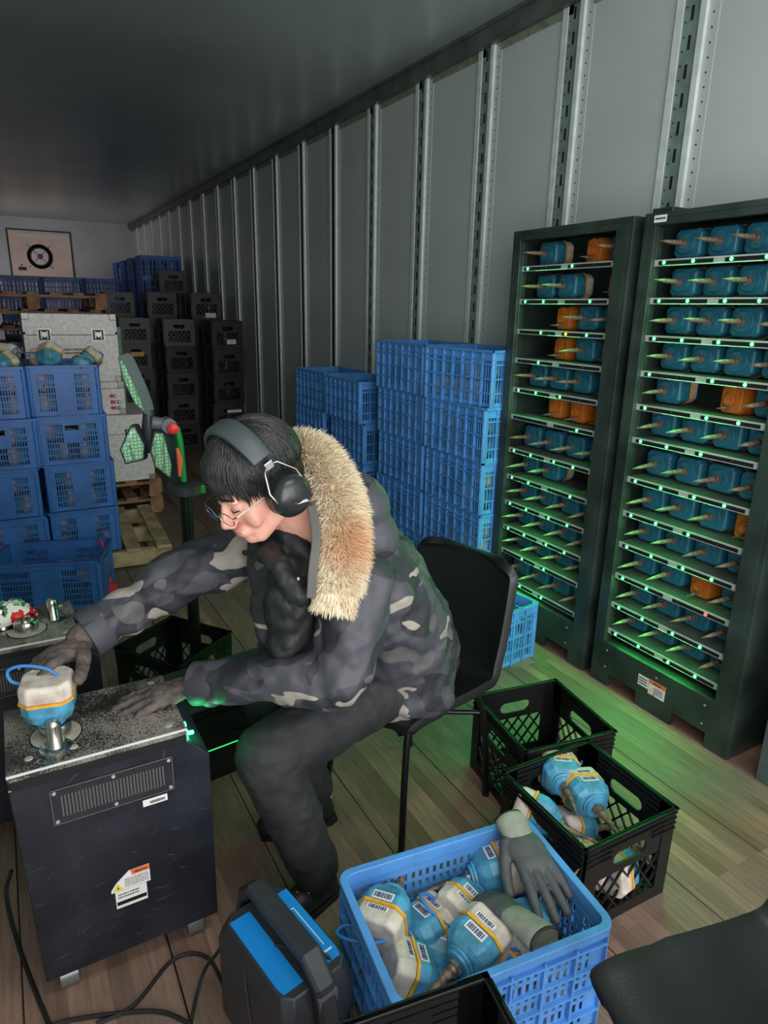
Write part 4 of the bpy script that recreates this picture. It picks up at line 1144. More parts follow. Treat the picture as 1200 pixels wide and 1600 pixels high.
# ------------------------------------------------------------------ hands and gloves
def hand_mb(mb, F, curls=(.3, .3, .3, .3), thumb=(.5, .4), scale=1.0, spread=.07, fat=1.0, left=False, thumb_out=.7):
    """F: 4x4 frame, x = fingers, z = back of the hand; thumb on +y (or -y when left)"""
    sy = -1 if left else 1; T0 = mb.T; mb.T = T0 @ F @ Matrix.Scale(scale, 4)
    r = .0098 * fat
    mb.ell((.045, 0, 0), (.052, .042, .0165 * fat)); mb.ell((.070, 0, .001), (.028, .041, .015 * fat)); mb.ell((.03, .018 * sy, -.008), (.035, .018, .014))
    mb.ell((.0, 0, 0), (.03, .028, .018))
    bases = [(.088, .031, 0), (.093, .0105, .001), (.089, -.0105, 0), (.080, -.030, -.001)]
    lens = [(.038, .024, .019), (.042, .027, .020), (.039, .026, .019), (.030, .019, .017)]
    for i, ((bx, by, bz), ls) in enumerate(zip(bases, lens)):
        yaw = (1.5 - i) * spread * sy; p = V((bx, by * sy, bz)); a = 0.0; c = curls[i]
        mb.caps((bx - .035, by * sy * .9, bz), p, r * 1.05, r * 1.05, 12)
        for k, l_ in enumerate(ls):
            a += c * (.8, 1.1, .8)[k]
            d = V((math.cos(a) * math.cos(yaw), math.sin(yaw), -math.sin(a)))
            q = p + d * l_; mb.caps(p, q, r * (1.04 - .07 * k), r * (.98 - .07 * k), 12); p = q
    p = V((.018, .030 * sy, -.006)); d = V((math.cos(thumb_out), math.sin(thumb_out) * sy, -.25)).normalized()
    for k, l_ in enumerate((.038, .030, .024)):
        q = p + d * l_; mb.caps(p, q, (.0145, .0115, .0105)[k] * fat, (.0118, .0108, .0095)[k] * fat, 12); p = q
        d = (d + V((.35 * thumb[0], -.35 * sy * thumb[1], -.15 * thumb[0]))).normalized()
    mb.T = T0
def frame(o, x, z):
    x = V(x).normalized(); z = V(z); y = z.cross(x).normalized(); z = x.cross(y)
    m_ = Matrix((x, y, z)).transposed().to_4x4(); m_.translation = V(o); return m_

# two empty gloves on the foreground crate
def empty_glove(label, wrist, x, z, curls, left, thumb_out, cuff_len, cuff_m, open_r=.040, fat=1.0, sc=1.12):
    root = thing('work_glove', label, 'glove', wrist, group='loose gloves on the foreground crate')
    wv = V(wrist); F = frame(wv, x, z); Fl = frame((0, 0, 0), x, z)
    mb = MB(); hand_mb(mb, Fl, curls, scale=sc, left=left, thumb_out=thumb_out, spread=.10, fat=fat)
    mb.build('hand_part', M['glove2'], root, remesh=.0032, sm=3)
    cf = MB(); cf.T = Fl; n = 20
    prof = [(.035, .036, .016), (.0, .037, .022), (-.03, .039, .027), (-cuff_len, open_r, open_r * .72)]
    vs = []
    for (xx, ry, rz_) in prof:
        for k in range(n): a = 2 * PI * k / n; vs.append((xx, ry * math.cos(a), rz_ * math.sin(a)))
    cf.add(vs, [(i * n + k, i * n + (k + 1) % n, (i + 1) * n + (k + 1) % n, (i + 1) * n + k) for i in range(3) for k in range(n)])
    co = cf.build('cuff', cuff_m, root, smooth=True, angle=180)
    s_ = co.modifiers.new('thick', 'SOLIDIFY'); s_.thickness = .003; ss = co.modifiers.new('sub', 'SUBSURF'); ss.levels = 1; ss.render_levels = 1
    hm = MB(); hm.T = Fl; hm.tube([( -cuff_len, open_r * math.cos(2 * PI * k / 24), open_r * .72 * math.sin(2 * PI * k / 24)) for k in range(25)], .0035, 8)
    hm.build('hem', M['ink'], root, smooth=True)
    return root
w1 = at(800, 1288, 2, .325); t1 = at(862, 1395, 2, .285)
empty_glove('charcoal work glove palm down over the back rim of the blue crate, fingers spread', w1 + (t1 - w1).normalized() * .02, t1 - w1, (0, -.15, 1), (.10, .08, .08, .12), True, .55, .040, M['knit'], .036, 1.05, 1.25)
w2 = at(815, 1440, 2, .285); t2 = at(755, 1390, 2, .26)
empty_glove('charcoal glove with pale green knitted cuff, its opening facing the camera', w2, (t2 - w2) , (.3, -.35, .9), (.45, .5, .5, .5), True, .75, .075, M['knit'], .044, 1.15, 1.0)

# ------------------------------------------------------------------ black milk crates on the right and in front
mk1 = inst(milk_big, (1.475, 1.475, .001), -.15, 'empty black milk crate on the floor behind the chair legs, nearest the rack', 'crate', 'black milk crates on the floor')
mk2 = inst(milk_big, (1.325, 1.118, .001), -.02, 'black milk crate holding sensor units, between the blue crate and the rack', 'crate', 'black milk crates on the floor')
def mkn(p, d, roll, label): place(node_field, p, rot_to(d) @ Matrix.Rotation(roll, 3, 'Z'), label, 'sensor units in the black milk crate')
mkn((1.335, 1.215, .235), (.45, .75, -.1), .05, 'sensor unit leaning at the back of the black milk crate, two barcode labels')
mkn((1.36, 1.115, .225), (.25, .85, -.05), .1, 'sensor unit with round base towards the camera in the black milk crate')
mkn((1.225, 1.135, .20), (-.5, .8, .1), .9, 'sensor unit with orange seam at the left side of the black milk crate')
mkn((1.25, 1.09, .12), (-.3, -.8, .3), .2, 'sensor unit near the front left corner of the black milk crate')
mkn((1.40, 1.02, .09), (-.9, -.2, .1), .3, 'sensor unit seen through the front lattice of the black milk crate')
mkn((1.40, 1.16, .09), (-.9, .2, .2), .3, 'sensor unit low in the right half of the black milk crate')
for k in range(2):
    inst(milk_big, (.365, .485, .001 + .2915 * k), -.16, ('black crate under another at the bottom edge of the picture', 'open black crate cut off by the bottom edge of the picture')[k], 'crate', 'black milk crates on the floor')
fb = MB(); fb.bb(-.15, .15, -.15, .15, -.13, -.12)

# ------------------------------------------------------------------ portable power station and cables
ps = thing('power_station', 'dark grey portable power station with bright blue top panels and a carry handle', 'power station', (.385, 1.085, 0), .20)
b = MB(); loft(b, [([(a * .96, c * .97) for a, c in octo(.088, .150, .02)], .0), (octo(.090, .152, .02), .02), (octo(.090, .152, .02), .235), (octo(.078, .130, .02), .285)])
b.build('body', M['dgrey'], ps, smooth=True, bevel=.003, angle=30)
g = MB()
for z in (.05, .10): g.bb(.0895, .092, -.12, .12, z, z + .004); g.bb(-.10, .10, -.1535, -.152, z, z + .003)
g.build('seam_line', M['mgrey'], ps)
for sx in (-1, 1):
    t_ = MB(); t_.prism([(sx * .024, -.110), (sx * .070, -.110), (sx * .074, -.09), (sx * .074, .105), (sx * .024, .105)], .2855, .288); t_.build('top_panel', M['panelblue'], ps)
l_ = MB(); l_.bb(.056, .058, -.07, .05, .288, .2885); l_.bb(.050, .056, .048, .05, .288, .2885); l_.bb(.044, .066, -.088, -.084, .288, .2885); l_.build('printed_line', M['label'], ps)
MB().lathe([(.006, 0), (.005, .003)], (.026, -.03, .288), None, 12).build('power_button', M['red'], ps)
h = MB(); hp_ = [(0, .165, .235), (0, .150, .300), (0, .115, .335), (0, -.105, .335), (0, -.148, .295), (0, -.166, .215), (0, -.168, .15)]
vs = []
for (_, yy, zz) in hp_:
    pass
cs = [V(p) for p in hp_]
for i, p in enumerate(cs):
    t = (cs[min(i + 1, 6)] - cs[max(0, i - 1)]).normalized(); nn_ = V((1, 0, 0)).cross(t)
    for a, c in ((-.024, -.010), (-.024, .006), (-.016, .013), (.016, .013), (.024, .006), (.024, -.010)): vs.append(p + V((a, 0, 0)) + nn_ * (-c))
h.add(vs, [(i * 6 + k, i * 6 + (k + 1) % 6, (i + 1) * 6 + (k + 1) % 6, (i + 1) * 6 + k) for i in range(6) for k in range(6)] + [tuple(range(6))[::-1], tuple(range(36, 42))])
h.build('handle', M['dgrey'], ps, bevel=.002)
MB().bb(-.022, .022, -.1655, -.150, .24, .285).build('handle_trim', M['mgrey'], ps)
def cable(pts, r, label):
    tag(MB().tube(cat_rom(pts, 8), r, 8).build('cable', M['rubber'], smooth=True), label, 'cable', 'black cables around the power station')
F_ = lambda px, py, z=.006: tuple(at(px, py, 2, z))
cable([F_(150, 1600), F_(210, 1570), F_(270, 1500), F_(320, 1494), F_(352, 1545), (.30, .93, .05), (.285, .95, .16)], .0048, 'black cable arching over the boards left of the power station')
cable([F_(60, 1610), F_(120, 1592), F_(240, 1580), F_(300, 1600)], .005, 'black cable running flat along the bottom edge of the picture')
cable([(.33, 1.235, .22), (.275, 1.22, .17), F_(318, 1520, .05), F_(300, 1590), F_(296, 1640)], .0042, 'thin cable dropping from the left side of the power station')
cable([(.36, 1.07, .295), (.44, 1.0, .30), (.475, .97, .22), (.47, .93, .14), (.40, .90, .06), (.33, .88, .03)], .0036, 'thin black lead looping down the right side of the power station')
cable([(.30, 1.12, .27), (.285, 1.02, .18), (.29, .92, .14), (.31, .87, .05), (.29, .80, .01)], .0045, 'black lead curving down the near face of the power station')
cable([F_(18, 1360, .12), F_(10, 1400, .05), F_(30, 1480), F_(60, 1560), F_(90, 1630)], .0055, 'black cable on the floor beside the left wall')

# ------------------------------------------------------------------ the person
PB = V((1.0, 1.62, 0))
person = thing('person', 'seated person in camouflage parka with fur hood, glasses and ear defenders, leaning over a cabinet', 'person', PB)
def LP(p): return V(p) - PB
# head frame
HC = V((.474, 1.420, 1.227))
hf = V((-.86, -.20, -.47)).normalized(); hu = V((-.44, -.10, .89)); hx = hf.cross(hu).normalized(); hu = hx.cross(hf).normalized()
# local x = the person's right, y = forward, z = up
HM = Matrix((hx, hf, hu)).transposed().to_4x4(); HM.translation = HC - PB
def HW(p): return HM @ V(p)
bd = MB(); bd.T = HM
bd.ell((0, -.012, .035), (.077, .098, .088), None, 24, 16)
bd.ell((0, .030, -.020), (.062, .066, .085), None, 20, 14)
bd.ell((0, .062, .035), (.056, .040, .050))
bd.ell((0, .070, -.103), (.028, .025, .020)); bd.ell((0, .055, -.080), (.044, .036, .030))
for s_ in (-1, 1):
    bd.caps((s_ * .056, -.002, -.060), (s_ * .020, .062, -.102), .023, .020)
    bd.ell((s_ * .036, .064, -.042), (.025, .020, .032))
    bd.ell((s_ * .030, .086, .016), (.026, .012, .009))
    bd.ell((s_ * .032, .080, -.006), (.017, .014, .011))
    bd.ell((s_ * .0115, .106, -.047), (.0085, .0105, .008))
    bd.ell((s_ * .079, -.002, -.012), (.008, .017, .030))
bd.caps((0, .092, .006), (0, .110, -.026), .0075, .0095); bd.caps((0, .110, -.026), (0, .116, -.040), .0095, .0115)
bd.ell((0, .088, -.076), (.026, .018, .018))
bd.ell((0, .0985, -.0715), (.022, .007, .0045)); bd.ell((0, .0970, -.0810), (.019, .0072, .0052))
bd.T = Matrix.Identity(4)
nk = [(HW((0, -.02, -.03)), .058), (HW((0, -.035, -.10)), .056), (LP((.605, 1.455, 1.075)), .062), (LP((.65, 1.48, 1.02)), .10), (LP((.78, 1.53, .88)), .13), (LP((.92, 1.59, .70)), .13), (LP((1.0, 1.62, .565)), .13)]
bd.chain(nk)
LSH, LEL, LWR = LP((.685, 1.335, .965)), LP((.615, 1.275, .765)), LP((.330, 1.520, .695))
RSH, REL, RWR = LP((.590, 1.660, .985)), LP((.340, 1.715, .905)), LP((.105, 1.665, .815))
bd.chain([(LP((.70, 1.48, .98)), .06), (LSH, .05), (LEL, .04), (LWR, .028)]); bd.chain([(LP((.66, 1.52, .99)), .06), (RSH, .05), (REL, .04), (RWR, .028)])
LHP, LKN, LAN = LP((.96, 1.52, .555)), LP((.465, 1.425, .500)), LP((.590, 1.385, .11))
RHP, RKN, RAN = LP((.99, 1.71, .555)), LP((.580, 1.690, .500)), LP((.705, 1.670, .11))
for a_, b_, c_ in ((LHP, LKN, LAN), (RHP, RKN, RAN)):
    bd.chain([(LP((1.0, 1.62, .56)), .10), (a_, .075), (b_, .052), (c_, .038)]); bd.chain([(c_ + V((0, 0, -.045)), .026), (c_ + V((-.085, -.02 if c_ is LAN else .01, -.065)), .020)])
bd.build('body', M['skin'], person, remesh=.0042, sm=3)
fe = MB(); fe.T = HM
for s_ in (-1, 1):
    fe = MB(); fe.T = HM
    fe.tube([(s_ * .012, .1005, .020), (s_ * .030, .1005, .026), (s_ * .050, .088, .020)], [.002, .0032, .0015], 8)
    fe.build('eyebrow', M['hair'], person, smooth=True)
fe = MB(); fe.T = HM
for s_ in (-1, 1):
    fe = MB(); fe.T = HM
    fe.tube([(s_ * .018, .0945, -.008), (s_ * .032, .0965, -.011), (s_ * .047, .088, -.007)], [.0008, .0016, .001], 6)
    fe.build('eyelashes', M['hair'], person, smooth=True)
fe = MB(); fe.T = HM; fe.ell((0, .1005, -.0722), (.0195, .0055, .0030)); fe.ell((0, .0995, -.0806), (.0170, .0055, .0034)); fe.build('lips', M['lip'], person, smooth=True)

# hair: a close cap and many overlapping strands
hr = MB(); hr.T = HM; n, m_ = 28, 16; vs = []
def hair_r(ph, th):
    d = V((math.sin(th) * math.cos(ph), math.sin(th) * math.sin(ph), math.cos(th)))
    return V((0, -.014, .038)) + V((d.x * .091, d.y * .112, d.z * .104))
hr.ell((0, -.022, .045), (.086, .100, .094), None, 28, 18); hr.ell((0, -.040, .0), (.078, .078, .085)); hr.ell((0, -.06, -.04), (.055, .045, .06)); hr.ell((0, .015, .072), (.070, .068, .050))
hr.build('hair', M['hair'], person, remesh=.005, sm=2)
hs = MB(); hs.T = HM; rr = random.Random(5)
for i in range(5200):
    ph = rr.uniform(0, 2 * PI); front = math.sin(ph)           # +1 at the forehead
    th0 = rr.uniform(.0, 1.25); ln_ = rr.uniform(.55, .95)
    lim = 1.40 + (.14 if front > .3 else .45) + rr.uniform(-.12, .06)
    th1 = min(th0 + ln_, lim); 
    if abs(math.cos(ph)) > .5 and front > -.3: th1 = min(th1, 1.75)
    pts = []; wv = rr.uniform(-.25, .25); lift = rr.uniform(0.000, .010)
    for k in range(6):
        t = k / 5; th = th0 + (th1 - th0) * t; p = hair_r(ph + wv * t, th); c0 = V((0, -.014, .038))
        p = c0 + (p - c0) * (1 + lift * math.sin(t * 2.6) * 9 * .5)
        pts.append(p)
    hs.tube(pts, [.0014, .0020, .0020, .0018, .0012, .0003], 4, cap=False)
for i in range(1100):                                           # fringe over the forehead
    s_ = rr.uniform(-1, 1); x0 = s_ * .070
    y0 = .074 - .035 * s_ * s_ + rr.uniform(-.006, .004); z0 = .100 - .02 * s_ * s_
    ln_ = rr.uniform(.050, .086) * (1.0 - .1 * abs(s_)); dx = rr.uniform(-.014, .014)
    pts = [V((x0 * .5, y0 - .075, z0 + .044)), V((x0 * .85, y0 - .03, z0 + .030)), V((x0 + dx * .2, y0 + .010, z0 + .004)), V((x0 + dx * .5, y0 + .024, z0 - ln_ * .45)), V((x0 + dx, y0 + .026, z0 - ln_))]
    hs.tube(pts, [.001, .0018, .0022, .0018, .0003], 4, cap=False)
for i in range(420):                                           # hair over the temples
    s_ = rr.choice((-1, 1)); yy = rr.uniform(-.03, .062)
    x0 = s_ * (.086 - max(0, yy) * .25); z0 = .075
    ln_ = rr.uniform(.05, .085); 
    pts = [V((x0 * .93, yy - .006, z0 + .015)), V((x0 * 1.02, yy, z0 - .01)), V((x0 * 1.0, yy + .006, z0 - ln_ * .6)), V((x0 * .94, yy + .010, z0 - ln_))]
    hs.tube(pts, [.002, .0026, .002, .0003], 4, cap=False)
hs.build('hair_strands', M['hair'], person, smooth=True, angle=180)['kind'] = 'stuff'

# glasses
gl = thing('glasses', None, None); del_keys = [k for k in ('label', 'category') if k in gl]; gl.parent = person; gl.location = (0, 0, 0)
fr = MB(); fr.T = HM
def lens_ring(s_): 
    return [V((s_ * (.033 + .025 * math.cos(a) * 1.0), .122 - abs(.033 + .025 * math.cos(a)) * .12, -.012 + .0165 * math.sin(a))) for a in [2 * PI * k / 24 for k in range(25)]]
for s_ in (-1, 1):
    fr.tube(lens_ring(s_), .0012, 6)
    fr.tube([(s_ * .057, .115, -.006), (s_ * .070, .108, -.003), (s_ * .080, .045, .0), (s_ * .082, -.01, .0)], .0016, 6)
fr.tube([(-.009, .121, -.010), (0, .123, -.006), (.009, .121, -.010)], .0012, 6)
fr.build('frame', M['steel'], gl, smooth=True)
gm = bpy.data.materials.new('spectacle_glass'); gm.use_nodes = True; gb_ = gm.node_tree.nodes['Principled BSDF']
gb_.inputs['Transmission Weight'].default_value = 1; gb_.inputs['Roughness'].default_value = 0.0; gb_.inputs['IOR'].default_value = 1.05; gb_.inputs['Base Color'].default_value = (1, 1, 1, 1)
for s_ in (-1, 1):
    r_ = lens_ring(s_)[:-1]; le = MB(); le.T = HM; n = len(r_)
    le.add([p + V((0, .0006, 0)) for p in r_] + [p - V((0, .0006, 0)) for p in r_], [tuple(range(n)), tuple(range(n, 2 * n))[::-1]] + [(k, n + k, n + (k + 1) % n, (k + 1) % n) for k in range(n)])
    le.build('lens', gm, gl)

# ear defenders
ed = thing('ear_defenders', None, None); ed.parent = person
for s_ in (-1, 1):
    c = MB(); c.T = HM; Rx = rot_to((s_, 0, -.08)); cc = V((s_ * .092, -.006, -.016))
    c.lathe([(.030, -.012), (.042, -.010), (.045, .0), (.042, .014), (.044, .018), (.043, .030), (.036, .042), (.022, .050), (.0, .053)], cc, Rx @ Matrix.Diagonal((1.12, 1.12, 1.0)), 32)
    o_ = c.build('ear_cup', M['muff'], ed, smooth=True, angle=60)
    if s_ == -1:
        lg = MB(); lg.T = HM
        for q in range(7):
            lg.box(V((-.1415, -.020 + q * .0042, -.034 + q * .0018)), (.003, .003, .0032), Matrix.Rotation(.4, 3, 'X'))
        lg.tube([(-.1405, -.026, -.041), (-.1435, -.006, -.031), (-.1405, .012, -.024)], .0008, 6)
        lg.build('cup_logo', M['label'], o_)
    wy = MB(); wy.T = HM
    wy.tube([(s_ * .128, .034, -.014), (s_ * .124, .040, .022), (s_ * .110, .022, .060), (s_ * .106, .006, .070), (s_ * .108, -.016, .064), (s_ * .122, -.040, .030), (s_ * .128, -.044, -.006)], .0019, 8)
    wy.build('wire_yoke', M['steel'], ed, smooth=True)
    bk = MB(); bk.T = HM; bk.box((s_ * .1065, .004, .068), (.008, .022, .018)); bk.build('slider', M['steel'], ed, bevel=.002)
bnd = MB(); bnd.T = HM; vs = []; nb = 30
for i in range(nb + 1):
    a = -1.02 + 2.04 * i / nb
    cx, cz = math.sin(a) * .116, .012 + math.cos(a) * .137
    nx, nz_ = math.sin(a), math.cos(a); wd = .020 + .006 * math.cos(a)
    for (dy, dr) in ((-1, -.004), (-1, .004), (-.6, .009), (.6, .009), (1, .004), (1, -.004), (.6, -.008), (-.6, -.008)):
        vs.append((cx + nx * dr, .008 + dy * wd, cz + nz_ * dr))
bnd.add(vs, [(i * 8 + k, i * 8 + (k + 1) % 8, (i + 1) * 8 + (k + 1) % 8, (i + 1) * 8 + k) for i in range(nb) for k in range(8)] + [tuple(range(8))[::-1], tuple(range(nb * 8, nb * 8 + 8))])
bnd.build('headband', M['pad'], ed, smooth=True, angle=50)

# parka
jk = MB()
LS = lambda *p: LP(p)
jk.chain([(LS(.615, 1.465, 1.045), .085), (LS(.70, 1.50, .985), .150), (LS(.80, 1.55, .88), .175), (LS(.90, 1.58, .74), .180), (LS(.97, 1.61, .62), .185)], 24)
jk.chain([(LS(.74, 1.42, .97), .11), (LS(.86, 1.47, .82), .13), (LS(.93, 1.50, .66), .135), (LS(.95, 1.50, .56), .12)], 20)
jk.chain([(LS(.62, 1.50, .96), .10), (LS(.72, 1.54, .80), .12), (LS(.80, 1.58, .66), .13)], 20)
jk.ell(LS(.95, 1.56, .52), (.17, .19, .10))
jk.chain([(LS(.69, 1.40, .985), .095), (LSH, .088), (LSH.lerp(LEL, .5) + V((.005, -.005, 0)), .082), (LEL, .076), (LEL.lerp(LWR, .35), .064), (LEL.lerp(LWR, .8), .053), (LWR.lerp(LEL, .06), .050)], 20)
jk.chain([(LS(.63, 1.58, .99), .10), (RSH, .085), (RSH.lerp(REL, .5), .076), (REL, .070), (REL.lerp(RWR, .5), .060), (RWR.lerp(REL, .12), .055)], 20)
jk.chain([(LP(dp(428, 868, 1.70)), .060), (LP(dp(432, 915, 1.68)), .066), (LP(dp(440, 975, 1.70)), .068), (LP(dp(462, 1040, 1.76)), .075)], 18)
jo = jk.build('parka', M['camo'], person, remesh=.008, sm=6)
tx = bpy.data.textures.new('folds', 'CLOUDS'); tx.noise_scale = .075; tx.noise_depth = 1
dm = jo.modifiers.new('folds', 'DISPLACE'); dm.texture = tx; dm.strength = .038; dm.mid_level = .5
tx3 = bpy.data.textures.new('creases', 'CLOUDS'); tx3.noise_scale = .028; tx3.noise_depth = 2
dm3 = jo.modifiers.new('creases', 'DISPLACE'); dm3.texture = tx3; dm3.strength = .006; dm3.mid_level = .5
# open collar: dark lining in front of the chest
cl = MB()
cl.chain([(LS(.545, 1.44, 1.085), .030), (LS(.565, 1.395, 1.05), .036), (LS(.60, 1.365, 1.01), .038)]); cl.chain([(LS(.545, 1.44, 1.085), .030), (LS(.53, 1.49, 1.05), .034), (LS(.53, 1.50, .98), .04)])
cl.chain([(LS(.60, 1.44, 1.0), .082), (LP(dp(450, 930, 1.58)), .062), (LP(dp(446, 1000, 1.62)), .050)]); cl.chain([(LP(dp(400, 850, 1.60)), .030), (LP(dp(440, 885, 1.50)), .034), (LP(dp(466, 930, 1.48)), .030)]); cl.ell(LS(.655, 1.39, 1.10), (.05, .05, .06))
lo = cl.build('lining', M['inner'], person, remesh=.006, sm=4)
for tx_, st_ in ((tx, .030), (tx3, .012)):
    d_ = lo.modifiers.new('folds', 'DISPLACE'); d_.texture = tx_; d_.strength = st_; d_.mid_level = .55
def ribbon(pts, wv, th):
    P = cat_rom(pts, 6); mb = MB(); n = len(P); vs = []
    for i, p in enumerate(P):
        t = (P[min(i + 1, n - 1)] - P[max(0, i - 1)]).normalized(); side = t.cross(V(fwd)).normalized(); nr_ = side.cross(t)
        for a, c in ((-1, -1), (1, -1), (1, 1), (-1, 1)): vs.append(p + side * a * wv + nr_ * c * th)
    mb.add(vs, [(i * 4 + k, i * 4 + (k + 1) % 4, (i + 1) * 4 + (k + 1) % 4, (i + 1) * 4 + k) for i in range(n - 1) for k in range(4)] + [(3, 2, 1, 0), tuple(range(n * 4 - 4, n * 4))])
    return mb
ribbon([LP(dp(487, 790, 1.47)), LP(dp(494, 840, 1.44)), LP(dp(489, 890, 1.425)), LP(dp(486, 935, 1.43))], .010, .004).build('lapel', M['hoodlin'], person, bevel=.003)
# hood behind the neck, and its fur ruff
hd_ = MB(); hd_.ell(LS(.735, 1.47, 1.13), (.095, .13, .085), Matrix.Rotation(.5, 3, 'Y')); hd_.ell(LS(.76, 1.43, 1.05), (.08, .10, .08))
hd_.build('hood', M['camo'], person, remesh=.007, sm=4)
path = cat_rom([LP(dp(520, 948, 1.47)), LP(dp(532, 900, 1.475)), LP(dp(538, 850, 1.49)), LP(dp(535, 800, 1.52)), LP(dp(518, 750, 1.57)), LP(dp(492, 712, 1.64)), LP(dp(462, 702, 1.74)), LP(dp(430, 715, 1.84))], 10)
hl = MB(); hl.tube([p + V((-.028, .022, -.005)) for p in path[4:56]], .024, 10); hl.build('hood_lining', M['hoodlin'], person, smooth=True)
fu = MB(); core = [.030 + .008 * math.sin(PI * min(1, i / len(path) * 1.1)) for i in range(len(path))]
fu.tube(path, core, 14); rr = random.Random(9)
L_ = len(path)
for i in range(16000):
    t = rr.uniform(0, L_ - 1.001); k = int(t); f_ = t - k
    p = path[k].lerp(path[min(k + 1, L_ - 1)], f_); tg = (path[min(k + 1, L_ - 1)] - path[max(k - 1, 0)]).normalized()
    a_ = tg.orthogonal().normalized(); b_ = tg.cross(a_); ph = rr.uniform(0, 2 * PI); nrm = a_ * math.cos(ph) + b_ * math.sin(ph)
    r0 = core[k] * .92; ln_ = rr.uniform(.022, .038)
    flow = -tg * rr.uniform(.2, .7) + V((.25, -.1, -.05)) + V([rr.uniform(-.25, .25) for _ in range(3)])
    if t < 6: flow += -tg * .9
    q0 = p + nrm * r0; q1 = q0 + (nrm + flow * .35).normalized() * ln_ * .5; q2 = q1 + (nrm * .5 + flow).normalized() * ln_ * .55
    fu.tube([q0, q1, q2], [.0014, .0012, .0002], 3, cap=False)
fo = fu.build('fur_ruff', M['fur'], person, smooth=True, angle=180)
# the fur gradient is keyed to the middle of the ruff
mid = path[20] + V((.01, -.02, 0))
for nd in M['fur'].node_tree.nodes:
    if nd.type == 'MAPPING': nd.inputs['Location'].default_value = mid; nd.inputs['Scale'].default_value = (.09, .09, .085)
# drawcord toggle
MB().ell(LP(dp(466, 905, 1.43)), (.004, .004, .006)).build('cord_toggle', M['steel'], person)

# trousers
tr_ = MB()
tr_.ell(LP((1.0, 1.62, .56)), (.18, .18, .10))
tr_.chain([(LHP + V((0, 0, .0)), .100), (LHP.lerp(LKN, .5), .096), (LKN + V((.012, 0, 0)), .086), (LKN.lerp(LAN, .35) + V((.01, 0, 0)), .078), (LKN.lerp(LAN, .75), .070), (LAN + V((-.005, 0, .03)), .070)], 22)
tr_.chain([(RHP, .098), (RHP.lerp(RKN, .5), .094), (RKN, .083), (RKN.lerp(RAN, .5), .074), (RAN + V((0, 0, .03)), .068)], 22)
to = tr_.build('trousers', M['trouser'], person, remesh=.007, sm=5)
t2_ = bpy.data.textures.new('trouser_folds', 'CLOUDS'); t2_.noise_scale = .09
tx4 = bpy.data.textures.new('knee_creases', 'CLOUDS'); tx4.noise_scale = .035; tx4.noise_depth = 1
dm4 = to.modifiers.new('creases', 'DISPLACE'); dm4.texture = tx4; dm4.strength = .008; dm4.mid_level = .5
dm = to.modifiers.new('folds', 'DISPLACE'); dm.texture = t2_; dm.strength = .016; dm.mid_level = .5
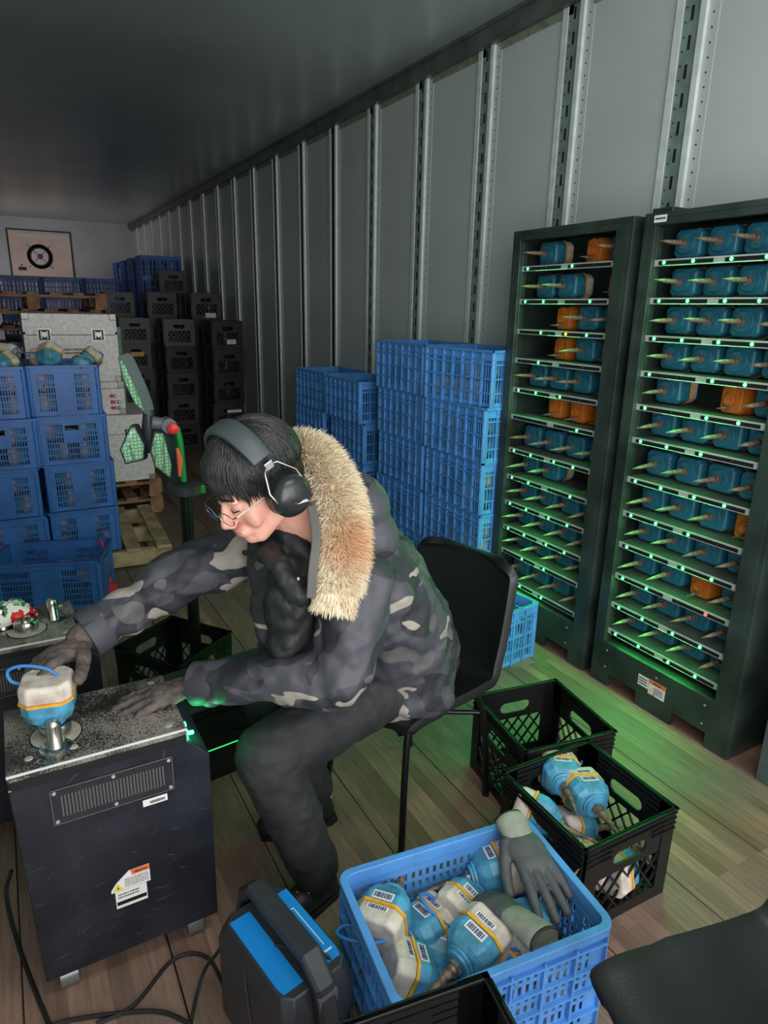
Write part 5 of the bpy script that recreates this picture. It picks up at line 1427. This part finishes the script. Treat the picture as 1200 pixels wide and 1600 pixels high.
for an, d in ((LAN, V((-.9, -.3, 0))), (RAN, V((-.95, .1, 0)))):
    d.normalize(); b0 = V((an.x, an.y, 0)) + V((0, 0, 0)); s_ = MB()
    s_.chain([(b0 + V((0, 0, .085)) - d * .01, .047), (b0 - d * .03 + V((0, 0, .045)), .041), (b0 + d * .06 + V((0, 0, .045)), .042), (b0 + d * .15 + V((0, 0, .038)), .034)])
    so_ = s_.build('shoe', M['shoe'], person, remesh=.005, sm=3)
    sl = MB(); dd = V((-d.y, d.x, 0)); sl.prism([tuple((b0 + d * a * .01 + dd * c * .01).xy) for a, c in ((-7.5, -2.5), (-7.5, 2.5), (-5, 3.8), (6, 4.3), (13, 4), (17.5, 2), (17.5, -2), (13, -4), (6, -4.3), (-5, -3.8))], .001, .016); sl.build('sole', M['rubber'], so_)
    lc = MB()
    for k in range(3): c = b0 + d * (.045 + k * .022) + V((0, 0, .086 - k * .006)); lc.tube([c - dd * .025 + V((0, 0, -.006)), c + V((0, 0, .004)), c + dd * .025 + V((0, 0, -.006))], .0028, 6)
    lc.build('lace', M['gold'], so_, smooth=True)
    MB().box(b0 - d * .055 + V((0, 0, .10)) - dd * .0, (.012, .02, .03)).build('heel_tab', M['gold'], so_)

# gloves on the hands
def crease(o):
    t_ = bpy.data.textures.new('glove_creases', 'CLOUDS'); t_.noise_scale = .014; t_.noise_depth = 1
    d_ = o.modifiers.new('creases', 'DISPLACE'); d_.texture = t_; d_.strength = .0065; d_.mid_level = .5
g_ = MB(); wl_ = LP((.315, 1.532, .682)); hand_mb(g_, frame(wl_, (-1, .10, -.10), (.05, -.15, 1)), (.16, .13, .15, .22), scale=1.0, left=True, spread=.06, fat=1.15, thumb_out=.45)
g_.caps(wl_ + V((.05, -.005, .01)), wl_, .032, .030)
gl1 = g_.build('glove', M['glove'], person, remesh=.0032, sm=3); crease(gl1); gl1['label'] = 'left glove, flat on the dusty cabinet top'
g_ = MB(); wr_ = LP((.098, 1.650, .822)); hand_mb(g_, frame(wr_ + V((-.010, -.015, -.006)), (-.86, -.48, -.16), (-.12, .18, .95)), (.42, .45, .50, .55), scale=1.12, left=False, spread=.07, fat=1.25, thumb_out=1.0)
g_.T = Matrix.Identity(4); g_.caps(wr_ + V((.04, .005, .02)), wr_ + V((-.01, -.01, 0)), .036, .032)
gl2 = g_.build('glove', M['glove'], person, remesh=.0032, sm=3); crease(gl2); gl2['label'] = 'right glove, gripping the sensor unit'
# cuffs of the parka sleeves
for wv, el in ((LWR, LEL), (RWR, REL)):
    d = (wv - el).normalized(); R3 = rot_to(d); big = 1.12 if wv is RWR else 1.0
    c = MB(); c.lathe([(.046 * big, -.05), (.054 * big, -.03), (.055 * big, .012), (.050 * big, .014), (.044 * big, -.02)], wv - d * .012, R3, 28)
    c.build('cuff', M['camo'], person, smooth=True)

# drop prototypes that were never placed
for o in list(COL.objects):
    if o.parent is None and o.type == 'EMPTY' and 'label' not in o.keys():
        for ch in list(o.children_recursive): bpy.data.objects.remove(ch)
        bpy.data.objects.remove(o)
for o in (gl, ed):
    for k in ('label', 'category', 'group'):
        if k in o.keys(): del o[k]
